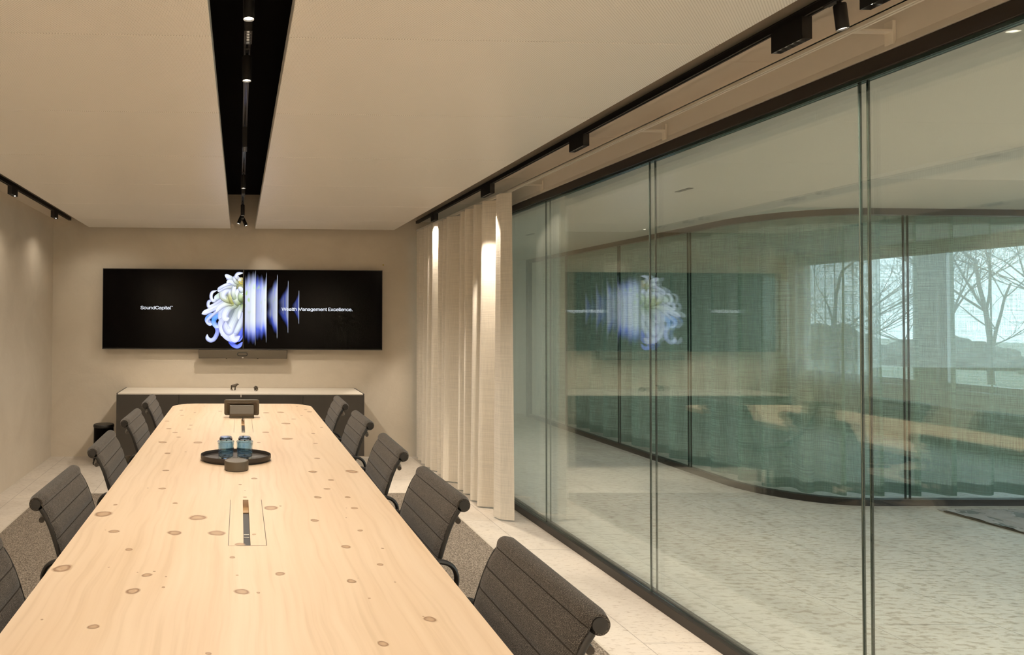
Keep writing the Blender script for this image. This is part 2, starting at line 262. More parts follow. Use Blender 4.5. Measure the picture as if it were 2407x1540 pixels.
# ------------------------------------------------------------------ mesh helpers
class MB:
    def __init__(s): s.v = []; s.f = []; s.mi = []; s.uv = {}
    def add(s, vs, fs, mi=0):
        k = len(s.v); s.v += [tuple(x) for x in vs]; s.f += [tuple(i + k for i in f) for f in fs]; s.mi += [mi] * len(fs); return s
    def box(s, x0, x1, y0, y1, z0, z1, mi=0):
        vs = [(x, y, z) for z in (z0, z1) for y in (y0, y1) for x in (x0, x1)]
        return s.add(vs, [(0, 2, 3, 1), (4, 5, 7, 6), (0, 1, 5, 4), (2, 6, 7, 3), (0, 4, 6, 2), (1, 3, 7, 5)], mi)
    def cyl(s, p0, p1, r0, r1=None, n=24, caps=True, mi=0):
        r1 = r0 if r1 is None else r1; p0, p1 = Vector(p0), Vector(p1); d = (p1 - p0).normalized()
        a = d.orthogonal().normalized(); b = d.cross(a); vs = []
        for p, r in ((p0, r0), (p1, r1)):
            for i in range(n): t = 2 * PI * i / n; vs.append(p + (a * math.cos(t) + b * math.sin(t)) * r)
        fs = [(i, (i + 1) % n, n + (i + 1) % n, n + i) for i in range(n)]
        if caps: fs += [tuple(range(n - 1, -1, -1)), tuple(range(n, 2 * n))]
        return s.add(vs, fs, mi)
    def tube(s, pts, r, n=12, r2=None, ref=None, closed=False, taper=None, mi=0):
        """swept ellipse; ref = direction of the r axis"""
        pts = [Vector(p) for p in pts]; m = len(pts); vs = []; r2 = r if r2 is None else r2; prev = None
        for i, p in enumerate(pts):
            if closed: t = pts[(i + 1) % m] - pts[i - 1]
            else: t = pts[min(i + 1, m - 1)] - pts[max(i - 1, 0)]
            t.normalize()
            if ref is not None: a = Vector(ref) - t * Vector(ref).dot(t)
            else: a = t.orthogonal() if prev is None else prev - t * prev.dot(t)
            a.normalize(); prev = a; b = t.cross(a); k = taper(i / (m - 1)) if taper else 1
            for j in range(n): q = 2 * PI * j / n; vs.append(p + a * math.cos(q) * r * k + b * math.sin(q) * r2 * k)
        fs = []
        for i in range(m if closed else m - 1):
            for j in range(n):
                fs.append((i * n + j, i * n + (j + 1) % n, ((i + 1) % m) * n + (j + 1) % n, ((i + 1) % m) * n + j))
        if not closed: fs += [tuple(range(n - 1, -1, -1)), tuple(range((m - 1) * n, m * n))]
        return s.add(vs, fs, mi)
    def lathe(s, prof, c=(0, 0, 0), n=40, sx=1.0, sy=1.0, mi=0, close=True):
        vs = []; m = len(prof)
        for r, z in prof:
            for i in range(n): t = 2 * PI * i / n; vs.append((c[0] + r * math.cos(t) * sx, c[1] + r * math.sin(t) * sy, c[2] + z))
        fs = [(k * n + i, k * n + (i + 1) % n, (k + 1) * n + (i + 1) % n, (k + 1) * n + i) for k in range(m - 1) for i in range(n)]
        if close:
            if prof[0][0] > 1e-6: fs.append(tuple(range(n - 1, -1, -1)))
            if prof[-1][0] > 1e-6: fs.append(tuple(range((m - 1) * n, m * n)))
        return s.add(vs, fs, mi)
    def prism(s, poly, axis, a0, a1, mi=0):
        """poly in the two other axes, swept along axis 0/1/2"""
        def P(u, v, w): return {0: (w, u, v), 1: (u, w, v), 2: (u, v, w)}[axis]
        n = len(poly); vs = [P(u, v, a0) for u, v in poly] + [P(u, v, a1) for u, v in poly]
        fs = [tuple(range(n)), tuple(range(2 * n - 1, n - 1, -1))] + [(i, i + n, (i + 1) % n + n, (i + 1) % n) for i in range(n)]
        return s.add(vs, fs, mi)
    def xf(s, mat): s.v = [tuple(mat @ Vector(p)) for p in s.v]; return s
    def build(s, name, mats, parent=None, smooth=False, bevel=0.0, loc=None, fixn=True):
        me = bpy.data.meshes.new(name); me.from_pydata(s.v, [], s.f)
        mats = mats if isinstance(mats, (list, tuple)) else [mats]
        for m in mats: me.materials.append(m)
        if len(mats) > 1:
            for p, i in zip(me.polygons, s.mi): p.material_index = i
        if fixn:
            bm = bmesh.new(); bm.from_mesh(me); bmesh.ops.remove_doubles(bm, verts=bm.verts, dist=1e-6); bmesh.ops.recalc_face_normals(bm, faces=bm.faces); bm.to_mesh(me); bm.free()
        if smooth:
            for p in me.polygons: p.use_smooth = True
        o = bpy.data.objects.new(name, me); COL.objects.link(o)
        if parent is not None: o.parent = parent
        if loc: o.location = loc
        if bevel:
            b = o.modifiers.new('bevel', 'BEVEL'); b.width = bevel; b.segments = 3; b.limit_method = 'ANGLE'; b.angle_limit = 0.7
            if smooth:
                pass
        if smooth and len(me.polygons) < 60000:
            try: me.set_sharp_from_angle(angle=0.7)
            except Exception: pass
        return o
def tag(o, label=None, cat=None, group=None, kind=None):
    if label: o['label'] = label
    if cat: o['category'] = cat
    if group: o['group'] = group
    if kind: o['kind'] = kind
    return o
def thing(name, label, cat, loc=(0, 0, 0), rz=0.0, group=None, kind=None):
    o = bpy.data.objects.new(name, None); COL.objects.link(o); o.location = loc; o.rotation_euler = (0, 0, rz); o.empty_display_size = 0.1
    return tag(o, label, cat, group, kind)
def kids(o): return [c for c in bpy.data.objects if c.parent == o]
def copy_tree(o, parent=None):
    c = o.copy(); COL.objects.link(c)
    if parent is not None: c.parent = parent
    for ch in kids(o): copy_tree(ch, c)
    return c
def lightobj(kind, loc, parent, power, col, size=0.02, spot=1.6, blend=0.7, rot=(0, 0, 0), name='light', sy=None):
    d = bpy.data.lights.new(name, kind); d.energy = power; d.color = col
    if kind == 'SPOT': d.spot_size = spot; d.spot_blend = blend; d.shadow_soft_size = size
    elif kind == 'AREA':
        d.shape = 'RECTANGLE' if sy else 'SQUARE'; d.size = size
        if sy: d.size_y = sy
    o = bpy.data.objects.new(name, d); COL.objects.link(o); o.location = loc; o.rotation_euler = rot
    if parent is not None: o.parent = parent
    return o
def interp(pts, n):
    """catmull-rom through pts, n samples per span"""
    P = [Vector(p) for p in pts]; P = [P[0] * 2 - P[1]] + P + [P[-1] * 2 - P[-2]]; out = []
    for i in range(1, len(P) - 2):
        for k in range(n):
            t = k / n; a, b, c, d = P[i - 1], P[i], P[i + 1], P[i + 2]
            out.append(0.5 * ((2 * b) + (c - a) * t + (2 * a - 5 * b + 4 * c - d) * t * t + (3 * b - a - 3 * c + d) * t ** 3))
    out.append(P[-2]); return out

# ================================================================== THE ROOM SHELL
XL, YB, YS = -1.95, 6.93, -2.4            # left wall, back wall, wall behind the camera
def struct(name, mb, mats, parent=None, **k):
    o = mb.build(name, mats, parent, **k); o['kind'] = 'structure'; return o
struct('floor', MB().box(XL - .1, 2.1075, YS - .1, YB + .1, -0.12, 0.0), MT['stone'])
struct('floor_corridor', MB().box(2.108, 8.6, YS - .1, 10.2, -0.12, 0.0), MT['stone2'])
tag(MB().box(-1.59, 1.61, YS + .35, 5.47, 0.0005, 0.003).build('carpet', MT['carpet']), 'taupe flecked cut pile carpet laid under the long table and chairs', 'carpet')
tm = MB(); tm.box(-1.602, -1.59, YS + .35, 5.482, 0, .004); tm.box(1.61, 1.622, YS + .35, 5.482, 0, .004); tm.box(-1.59, 1.61, 5.47, 5.482, 0, .004)
struct('trim_1', tm, MT['stonetrim'])
struct('wall_left', MB().box(XL - .1, XL, YS - .1, YB, 0, 2.9), MT['wall'])
struct('wall_back', MB().box(XL - .1, 2.2, YB, YB + .1, 0, 2.9), MT['wall'])
struct('wall_rear', MB().box(XL, 2.2, YS - .1, YS, 0, 2.9), MT['wall'])
struct('ceiling', MB().box(XL, 2.2, YS, YB, 2.752, 2.9), MT['blackceil'])
# suspended ceiling fields: metal trays 0.8 m deep with hairline joints
def ceiling_field(name, x0, x1):
    mb = MB(); y = 2.157 - 0.81 * 5; e = 0.0015
    while y < 6.8:
        a, b = max(y, YS + .1), min(y + 0.81, 6.81)
        if b - a > .05: mb.box(x0, x1, a + e, b - e, 2.376, 2.43)
        y += 0.81
    return struct(name, mb, MT['panel'], bevel=.003)
ceiling_field('ceiling_left', -1.553, -0.098); ceiling_field('ceiling_right', 0.157, 1.605)
# dropped bulkheads along both long sides
struct('ceiling_bulkhead_left', MB().box(XL, -1.775, YS, YB, 2.475, 2.75), MT['beige'])
bm_ = MB(); ys = [YS, -0.81, 0.28, 1.37, 2.542, 3.63, 4.72, 5.81, YB]
for a, b in zip(ys, ys[1:]): bm_.box(1.872, 2.2, a + .001, b - .001, 2.475, 2.75)
struct('ceiling_bulkhead_right', bm_, MT['beige'])
struct('wall_right', MB().box(2.118, 2.2, YS, YB, 2.334, 2.476), MT['white'])
struct('lit_band_strip', MB().prism([(2.118, 2.334), (2.104, 2.336), (2.118, 2.364)], 1, YS, YB), MT['white'])  # added strip, shaped to stand in for the lamp-lit band above the frame
struct('wall_corridor_left', MB().box(2.108, 2.2, YB + .1, 10.2, 0, 2.9), MT['white'])
struct('wall_corridor_end', MB().box(2.2, 8.5, 10.1, 10.2, 0, 2.9), MT['wall'])
struct('wall_lounge_south', MB().box(2.2, 8.5, YS - .1, YS, 0, 2.9), MT['white'])
# corridor ceiling with the raised lounge coffer
cm = MB(); cm.box(2.2, 3.9, YS, 10.2, 2.352, 2.8); cm.box(3.9, 8.5, 4.04, 5.08, 2.352, 2.8); cm.box(3.9, 4.3, 5.08, 10.2, 2.352, 2.8); cm.box(3.9, 8.5, YS, 4.04, 2.56, 2.8); cm.box(4.3, 8.5, 5.08, 10.1, 2.45, 2.8)
struct('ceiling_corridor', cm, MT['white'])
# daylight facade at x = 8.5
fm = MB(); OP = [(-2.1, 0.6, 0.35), (0.9, 4.3, 0.35), (5.3, 7.83, 0.65), (8.07, 9.85, 0.65)]
ycur = YS
for a, b, s in OP:
    fm.box(8.5, 8.72, ycur, a, 0, 2.8); fm.box(8.5, 8.72, a, b, 0, s); fm.box(8.5, 8.72, a, b, 2.355, 2.8); ycur = b
fm.box(8.5, 8.72, ycur, 10.2, 0, 2.8)
struct('wall_east', fm, MT['white'])
for i, (a, b, s) in enumerate(OP):
    w_ = thing('window_%d' % (i + 2), None, None, (8.6, (a + b) / 2, s), kind='structure')
    h = 2.355 - s; l = (b - a) / 2
    f = MB(); f.box(-.05, .03, -l, -l + .07, 0, h); f.box(-.05, .03, l - .07, l, 0, h); f.box(-.05, .03, -l + .07, l - .07, 0, .07); f.box(-.05, .03, -l + .07, l - .07, h - .06, h)
    f.build('window_frame', MT['winframe'], w_, bevel=.004)
    MB().box(-.01, .005, -l + .07, l - .07, .07, h - .06).build('pane', MT['glass2'], w_)
    MB().box(-.19, -.05, -l - .02, l + .02, -.03, 0).build('window_sill', MT['winframe'], w_)
# portals let the sky in through the four openings
for a, b, s in OP:
    p = lightobj('AREA', (8.80, (a + b) / 2, (s + 2.355) / 2), None, 1, (1, 1, 1), size=2.355 - s, sy=b - a, rot=(0, PI / 2, 0), name='sky_portal')
    p.data.cycles.is_portal = True

# ================================================================== STRAIGHT GLASS PARTITION (window_1)
g1 = thing('window_1', None, None, (2.13, 0, 0), kind='structure')
MB().box(-.023, .055, YS, YB, 0, .05).build('bottom_frame', MT['frame'], g1, bevel=.002)
MB().box(-.023, .055, YS, YB, 2.284, 2.334).build('top_frame', MT['frame'], g1, bevel=.002)
MB().box(-.012, -.006, YS, YB, 2.272, 2.284).build('glazing_bead', MT['seal'], g1)
joints = [2.208 + 1.164 * k for k in range(-4, 5)]; joints = [j for j in joints if YS + .2 < j < YB - .05]
ed = [YS + .02] + joints + [YB - .02]
for x in (0.0, 0.03):
    for a, b in zip(ed, ed[1:]):
        MB().box(x, x + .006, a + .004, b - .004, .052, 2.282).build('pane', MT['glass'], g1)
    for j in joints:
        MB().box(x - .0005, x + .0065, j - .0035, j - .0012, .052, 2.283).build('joint_seal', MT['seal'], g1)
        MB().box(x - .0008, x + .0068, j - .001, j + .004, .052, 2.283).build('joint_profile', MT['edge'], g1, bevel=.0015)

# ================================================================== CURVED GLASS WALL (window_6) and its green curtain
R0, CX, CY, X0, Y0 = 0.7, 5.0, 5.78, 4.30, 5.08
LEN1 = 10.05 - CY; LEN2 = R0 * PI / 2
def path(s, off=0.0):
    """point on the wall line, s metres from its far end; off = towards the room inside"""
    if s < LEN1: return Vector((X0 + off, 10.05 - s, 0))
    if s < LEN1 + LEN2:
        t = (s - LEN1) / R0; r = R0 - off
        return Vector((CX - r * math.cos(t), CY - r * math.sin(t), 0))
    return Vector((CX + s - LEN1 - LEN2, Y0 + off, 0))
SMAX = LEN1 + LEN2 + (8.5 - CX)
def sweep(s0, s1, offs, z0, z1, step=0.06):
    ns = max(1, int((s1 - s0) / step)); mb = MB(); vs = []
    for i in range(ns + 1):
        s_ = s0 + (s1 - s0) * i / ns
        for o_ in offs:
            p = path(s_, o_)
            for z in (z0, z1): vs.append((p.x, p.y, z))
    fs = []
    for i in range(ns):
        a, b = i * 4, i * 4 + 4
        fs += [(a, b, b + 1, a + 1), (a + 2, a + 3, b + 3, b + 2), (a, a + 2, b + 2, b), (a + 1, b + 1, b + 3, a + 3)]
    fs += [(0, 1, 3, 2), (ns * 4, ns * 4 + 2, ns * 4 + 3, ns * 4 + 1)]
    return mb.add(vs, fs)
g2 = thing('window_6', None, None, (0, 0, 0), kind='structure')
sweep(.3, SMAX, (0, .06), 0, .05).build('bottom_frame', MT['frame'], g2)
sweep(.3, SMAX, (0, .06), 2.30, 2.35).build('top_frame', MT['frame'], g2)
p = path(.28); MB().box(p.x, p.x + .06, p.y - .05, p.y + .03, 0, 2.35).build('end_post', MT['frame'], g2)
js = [10.05 - 8.64, 10.05 - 7.42, 10.05 - 6.246, LEN1 + LEN2 + 0.28, LEN1 + LEN2 + 1.7]
ed = [.3] + js + [SMAX]
for a, b in zip(ed, ed[1:]): sweep(a + .008, b - .008, (.02, .03), .05, 2.30).build('pane', MT['glass2'], g2, smooth=True)
for j in js:
    for dj in (-.006, .03): sweep(j + dj - .003, j + dj + .003, (.018, .032), .05, 2.30).build('joint_seal', MT['seal'], g2)
def hanging(name, pathfn, length, foldfn, z0, z1, mat, parent, nx, bands, thick=None):
    """cloth following pathfn(s) + normal*foldfn(s, h); one mesh per band (name, za, zb, mat)"""
    objs = []
    for bname, za, zb, bm in bands:
        nz = max(2, int((zb - za) / 0.10)); vs = []; uvs = []; u = 0; prev = None
        for i in range(nx + 1):
            s_ = length * i / nx; base = foldfn(s_, 0.5)
            pm = pathfn(s_, base)
            if prev is not None: u += (pm - prev).length
            prev = pm
            for k in range(nz + 1):
                z = za + (zb - za) * k / nz; h = (z - z0) / (z1 - z0)
                q = pathfn(s_, foldfn(s_, h)); vs.append((q.x, q.y, z)); uvs.append((u, z))
        m = nz + 1; fs = [(i * m + k, (i + 1) * m + k, (i + 1) * m + k + 1, i * m + k + 1) for i in range(nx) for k in range(nz)]
        mb = MB().add(vs, fs); o = mb.build(bname, bm, parent, smooth=False, fixn=False)
        me = o.data; ul = me.uv_layers.new(name='UVMap')
        for lp in me.loops: ul.data[lp.index].uv = uvs[lp.vertex_index]
        for p_ in me.polygons: p_.use_smooth = True
        if thick:
            sd = o.modifiers.new('thickness', 'SOLIDIFY'); sd.thickness = thick; sd.offset = 0
        objs.append(o)
    return objs
rnd = random.Random(4)
gf = [rnd.uniform(-.5, .5) for _ in range(400)]
def green_fold(s, h):
    k = s / 0.155; i = int(k); f = k - i; ph = gf[i] * (1 - f) + gf[i + 1] * f
    a = 0.052 + 0.026 * gf[i + 50]
    w_ = math.sin(2 * PI * (k * 0.5 + 0.18 * ph))
    sgn = 1 if w_ > 0 else -1
    return 0.19 + sgn * abs(w_) ** 0.7 * a * (1.25 - 0.45 * h) + 0.006 * math.sin(s * 37 + h * 3)
ct = thing('sheer_curtain', 'sheer green linen curtain hanging in soft folds behind the curved glass wall', 'curtain', (0, 0, 0))
hanging('c', lambda s_, o_: path(s_ + .35, o_), SMAX - .5, green_fold, .05, 2.33, None, ct, 1100, [('hem', .045, .13, MT['greenhem']), ('body', .13, 2.26, MT['green']), ('heading', 2.26, 2.335, MT['greenhem'])])
struct('trim_3', sweep(.32, SMAX, (.17, .21), 2.335, 2.35), MT['rail'])

wc = thing('voile_curtain', 'white voile curtain gathered at the far window inside the curved glass room', 'curtain', (0, 0, 0))
hanging('c', lambda s_, o_: Vector((8.33 - o_, 9.8 - s_, 0)), 1.45, lambda s_, h: .045 * math.sin(s_ * 41 + .8 * math.sin(s_ * 7)) * (1.2 - .4 * h), .03, 2.40, None, wc, 260, [('hem', .03, .14, MT['sheer']), ('body', .14, 2.42, MT['sheer'])])
# ================================================================== BEIGE CURTAIN, ITS RAIL AND BRACKETS
def rail_x(y): return 1.945 - max(0, y - 4.7) * 0.038
folds = [(4.690, -.012), (4.735, .050), (4.80, .055), (4.90, -.055), (5.0, -.05), (5.07, .05), (5.16, -.03), (5.24, .05), (5.31, .01), (5.37, -.05), (5.44, .045), (5.50, -.03), (5.56, .04), (5.66, -.06), (5.78, -.055), (5.86, .05), (5.93, -.035), (5.99, .04), (6.06, -.04), (6.12, .035), (6.19, -.045), (6.27, .04), (6.34, -.035), (6.41, .035), (6.48, -.04), (6.56, .03), (6.64, -.035), (6.72, .03), (6.80, -.03), (6.865, .01)]
def lin_fold(s, h):
    y = 4.69 + s
    for (a, fa), (b, fb) in zip(folds, folds[1:]):
        if a <= y <= b + 1e-6:
            t = (y - a) / (b - a); t = t * t * (3 - 2 * t); v = fa + (fb - fa) * t; break
    else: v = folds[-1][1]
    return v * 1.3 * (1.15 - 0.40 * h) + 0.012 * (1 - h) * math.sin(y * 9)
def lin_path(s, off):
    y = 4.69 + s; return Vector((rail_x(y) - off, y, 0))
cb = thing('linen_curtain', 'floor length natural linen curtain drawn back between back wall and glass partition', 'curtain', (0, 0, 0))
hanging('c', lin_path, 2.175, lin_fold, .012, 2.368, None, cb, 420, [('hem', .012, .14, MT['linen']), ('body', .14, 2.29, MT['linen']), ('heading', 2.29, 2.368, MT['linen'])])
rl = thing('curtain_rail', 'slim white curtain rail running above the glass partition', 'curtain rail', (1.945, 0, 2.372))
r_ = MB()
for a, b in ((-.012, -.003), (.003, .012)): r_.box(a, b, YS + .05, 4.7, 0, .016)
r_.box(-.012, .012, YS + .05, 4.7, .012, .018)
r_.build('rail_profile', MT['rail'], rl)
r3_ = MB()
for a, b in ((-.012, -.003), (.003, .012)): r3_.add([(rail_x(y) - 1.945 + q, y, z) for y in (4.7, 6.87) for q in (a, b) for z in (0, .016)], [(0, 1, 3, 2), (4, 6, 7, 5), (0, 4, 5, 1), (2, 3, 7, 6), (0, 2, 6, 4), (1, 5, 7, 3)])
r3_.build('rail_end_section', MT['rail'], rl)
MB().box(-.003, .003, YS + .05, 4.7, .010, .012).build('glider_slot', MT['black'], rl)
for y in (-0.2, 0.94, 2.078, 3.217, 4.551):
    b_ = MB().box(0.0, .165, y - .012, y + .012, .018, .026); b_.box(.160, .172, y - .014, y + .014, -.022, .055)
    b_.build('bracket', MT['rail'], rl, bevel=.0015)

# ================================================================== TRACK LIGHTING
def track(name, label, x, y0, y1, z):
    t = thing(name, label, 'light track', (x, 0, z))
    m = MB(); m.box(-.0125, -.004, y0, y1, 0, .03); m.box(.004, .0125, y0, y1, 0, .03); m.box(-.0125, .0125, y0, y1, .024, .03)
    m.build('track_profile', MT['black'], t, bevel=.001); MB().box(-.004, -.0025, y0, y1, .008, .022).build('conductor_strip', MT['chrome'], t); MB().box(.0025, .004, y0, y1, .008, .022).build('conductor_strip', MT['chrome'], t)
    return t
tr_c = track('lighting_track', 'black lighting track hanging in the dark ceiling slot over the table', 0.023, YS + .2, 6.86, 2.490)
for y in (0.0, 2.0, 4.0, 6.0): MB().cyl((0, y, .03), (0, y, .262), .004, n=10).build('hanger', MT['black'], tr_c)
track('lighting_track', 'black lighting track along the bulkhead above the glass partition', 1.85, YS + .2, 6.84, 2.447)
track('lighting_track', 'black lighting track along the left plaster wall', -1.755, YS + .2, 6.84, 2.447)
def cyl_lamp(label, loc, drop, r=.018, power=P_SPOT, tilt=(0, 0), group=None, spot=2.5, blend=1.0):
    """track spot: adapter on the track, cylinder body hanging below it, lit lens"""
    t = thing('track_spotlight', label, 'spotlight', loc, group=group)
    MB().box(-.011, .011, -.045, .045, -.004, .016).build('adapter', MT['black'], t, bevel=.002)
    h = thing_pivot = Euler((tilt[0], tilt[1], 0)).to_matrix().to_4x4()
    MB().cyl((0, 0, -.004), (0, 0, -.02), .006, n=12).build('swivel', MT['black'], t)
    b = MB(); b.lathe([(r * .9, -.014), (r, -.018), (r, -drop), (r * .93, -drop - .001), (r * .88, -drop + .006)], n=28, close=False); b.lathe([(0.0, -.014), (r * .9, -.014)], n=28, close=False)
    b.xf(h); body = b.build('lamp_body', MT['black'], t, smooth=True)
    l = MB().lathe([(0, -drop + .0035), (r * .9, -drop + .0045)], n=28, close=False).xf(h); l.build('lens', MT['lens'], body, fixn=False)
    q = h @ Vector((0, 0, -drop - .012))
    lo = lightobj('SPOT', q, t, power, WARM, size=.012, spot=spot, blend=blend, rot=(tilt[0], tilt[1], 0), name='spot_beam')
    return t
def line_lamp(label, loc, length, drop, width=.026, power=P_LINE, group=None, cells=5, spot=2.6, aim=(0, 0)):
    t = thing('track_linear_light', label, 'track light', loc, group=group)
    z1 = .002; w2 = width / 2; l2 = length / 2
    b = MB(); b.box(-w2, w2, -l2, l2, -drop + .012, z1)
    b.box(-w2, -w2 + .002, -l2, l2, -drop, -drop + .012); b.box(w2 - .002, w2, -l2, l2, -drop, -drop + .012); b.box(-w2, w2, -l2, -l2 + .002, -drop, -drop + .012); b.box(-w2, w2, l2 - .002, l2, -drop, -drop + .012)
    body = b.build('lamp_body', MT['black'], t)
    for k in range(cells):
        y = -l2 + length * (k + .5) / cells
        MB().cyl((0, y, -drop + .0085), (0, y, -drop + .0115), .004, n=12).build('led', MT['lens'], body)
        if k: MB().box(-w2 + .002, w2 - .002, y - length / cells / 2 - .001, y - length / cells / 2 + .001, -drop, -drop + .010).build('louvre_blade', MT['anodised'], body)
    inset = loc[0] < -1 and loc[1] > 4
    lightobj('SPOT', (0, length / cells / 2 if inset and cells % 2 == 0 else 0, -drop + .0055 if inset else -drop - .01), t, power, WARM, size=.0025 if inset else .01, spot=spot, blend=(.45 if spot < 1.2 else .9), rot=(aim[0], aim[1], 0), name='linear_beam')
    return t
ZC = 2.490; XC = 0.023
cyl_lamp('black cylinder spotlight in ceiling slot, nearest the top edge of the photo', (XC, 2.036, ZC), .11, power=P_SPOT * .6)
line_lamp('small black louvred light module in the slot between two nearest spotlights', (XC, 2.172, ZC), .105, .11, power=P_LINE * .5)
cyl_lamp('black cylinder spotlight in ceiling slot, second from the top of the photo', (XC, 2.569, ZC), .11, power=P_SPOT * .8)
line_lamp('small black louvred light module midway along the dark ceiling slot', (XC, 3.62, ZC), .105, .11)
cyl_lamp('black cylinder spotlight in slot just before the black soffit ends', (XC, 4.713, ZC), .11, power=P_SPOT * 1.3)
line_lamp('small black louvred light module in slot beyond the third spotlight', (XC, 4.96, ZC), .105, .11)
cyl_lamp('black cylinder spotlight in ceiling slot close to the screens', (XC, 5.95, ZC), .11, power=P_SPOT * 1.1)
line_lamp('small black box module in slot between last upright and tilted spotlights', (XC, 6.16, ZC), .05, .11, cells=2, power=P_LINE * .3)
cyl_lamp('small black spotlight tilted left at the far end of the slot', (XC, 6.62, ZC), .10, power=P_SPOT * .25, tilt=(-.1, .42), spot=1.3)
cyl_lamp('small black spotlight tilted right at the far end of the slot', (XC, 6.76, ZC), .10, power=P_SPOT * .25, tilt=(-.1, -.42), spot=1.3)
for i, y in enumerate((1.05, 0.1, -1.2)):  # unseen spotlights, added because the room needs their light
    cyl_lamp('black cylinder spotlight added unseen in the ceiling slot for extra light', (XC, y, ZC), .11, power=P_SPOT * (.1, .1, 2.2)[i], group='added spotlights in the slot behind the camera')
ZR = 2.447
line_lamp('long black louvred module on right track between spotlight and nearest curtain bracket', (1.85, 2.158, ZR), .125, .072, width=.034, power=P_SIDE, spot=1.9, aim=(0, -.25))
cyl_lamp('black cylinder spotlight on right track at the top of the photo', (1.85, 1.98, ZR), .092, r=.0165, power=P_SIDE, spot=1.7, tilt=(0, -.12))
line_lamp('short black louvred module on right track near the middle ceiling joint', (1.85, 3.545, ZR), .15, .062, width=.034, power=P_SIDE, spot=2.0, aim=(0, -.2))
line_lamp('black louvred module on right track just above the curtain edge', (1.85, 4.875, ZR), .19, .068, width=.034, power=P_SIDE * 1.6, spot=1.05)
line_lamp('farthest black module on right track beside the folded curtain', (1.85, 6.22, ZR), .13, .06, width=.034, power=P_SIDE * 1.6, spot=1.05)
line_lamp('long black box module on right track cut by the top edge', (1.85, 1.80, ZR), .19, .072, width=.034, power=P_SIDE * .5, spot=1.9, aim=(0, -.25))
line_lamp('black module on left track nearest the back wall corner', (-1.755, 6.27, ZR), .13, .06, width=.034, power=P_SIDE * .2, cells=4, aim=(0, -.45))
line_lamp('black module on left track cut by the left edge of the photo', (-1.755, 5.12, ZR), .13, .06, width=.034, power=P_SIDE * .35, cells=4, aim=(0, -.4))
for xx, y in ((-1.755, 3.8), (-1.755, 2.4), (-1.755, 1.0), (-1.755, -1.2), (-1.755, -1.9), (1.85, .6), (1.85, -1.2), (1.85, -1.9)):  # unseen; the rear ones are added fill lamps, boosted to brighten walls and ceiling
    line_lamp('added unseen black louvred module on a side track', (xx, y, ZR), .13, .06, width=.034, power=P_SIDE * (5.5 if y < -1 else (.25 if xx < 0 else 1)), cells=4, group='added side track modules out of view')
# corridor ceiling slots, then added unseen lounge lights
for i, (x, y, lab) in enumerate([(3.057, 4.455, 'short dark light slot in the corridor ceiling above the middle pane'), (3.06, 6.87, 'short dark light slot in corridor ceiling near the curtain edge')]):
    t = thing('ceiling_light_slot', lab, 'ceiling light', (x, y, 2.352), rz=0)
    f = MB(); f.box(-.018, -.014, -.07, .07, -.003, 0); f.box(.014, .018, -.07, .07, -.003, 0); f.box(-.018, .018, -.07, -.066, -.003, 0); f.box(-.018, .018, .066, .07, -.003, 0); f.build('slot_frame', MT['black'], t)
    MB().box(-.014, .014, -.066, .066, -.0015, -.0005).build('diffuser', MT['anodised'], t)
    lightobj('SPOT', (0, 0, -.02), t, P_CORR, CORR, size=.05, spot=2.5, blend=1, name='slot_beam')
for x, y in ((3.06, 2.0), (3.06, -.4), (6.2, 2.6), (6.2, 0.2), (4.2, 1.2)):  # unseen lamps added to fill in the light of corridor and lounge
    zz = 2.352 if x < 3.9 else (2.56 if y < 5 else 2.45); pw = P_CORR * (.45 if y > 5 else 1)
    t = thing('ceiling_light_slot', 'added unseen light slot in the lounge ceiling', 'ceiling light', (x, y, zz), group='added lounge ceiling lights out of view')
    MB().box(-.018, .018, -.07, .07, -.003, 0).build('slot_frame', MT['black'], t)
    lightobj('SPOT', (0, 0, -.02), t, pw, CORR, size=.05, spot=2.5, blend=1, name='slot_beam')

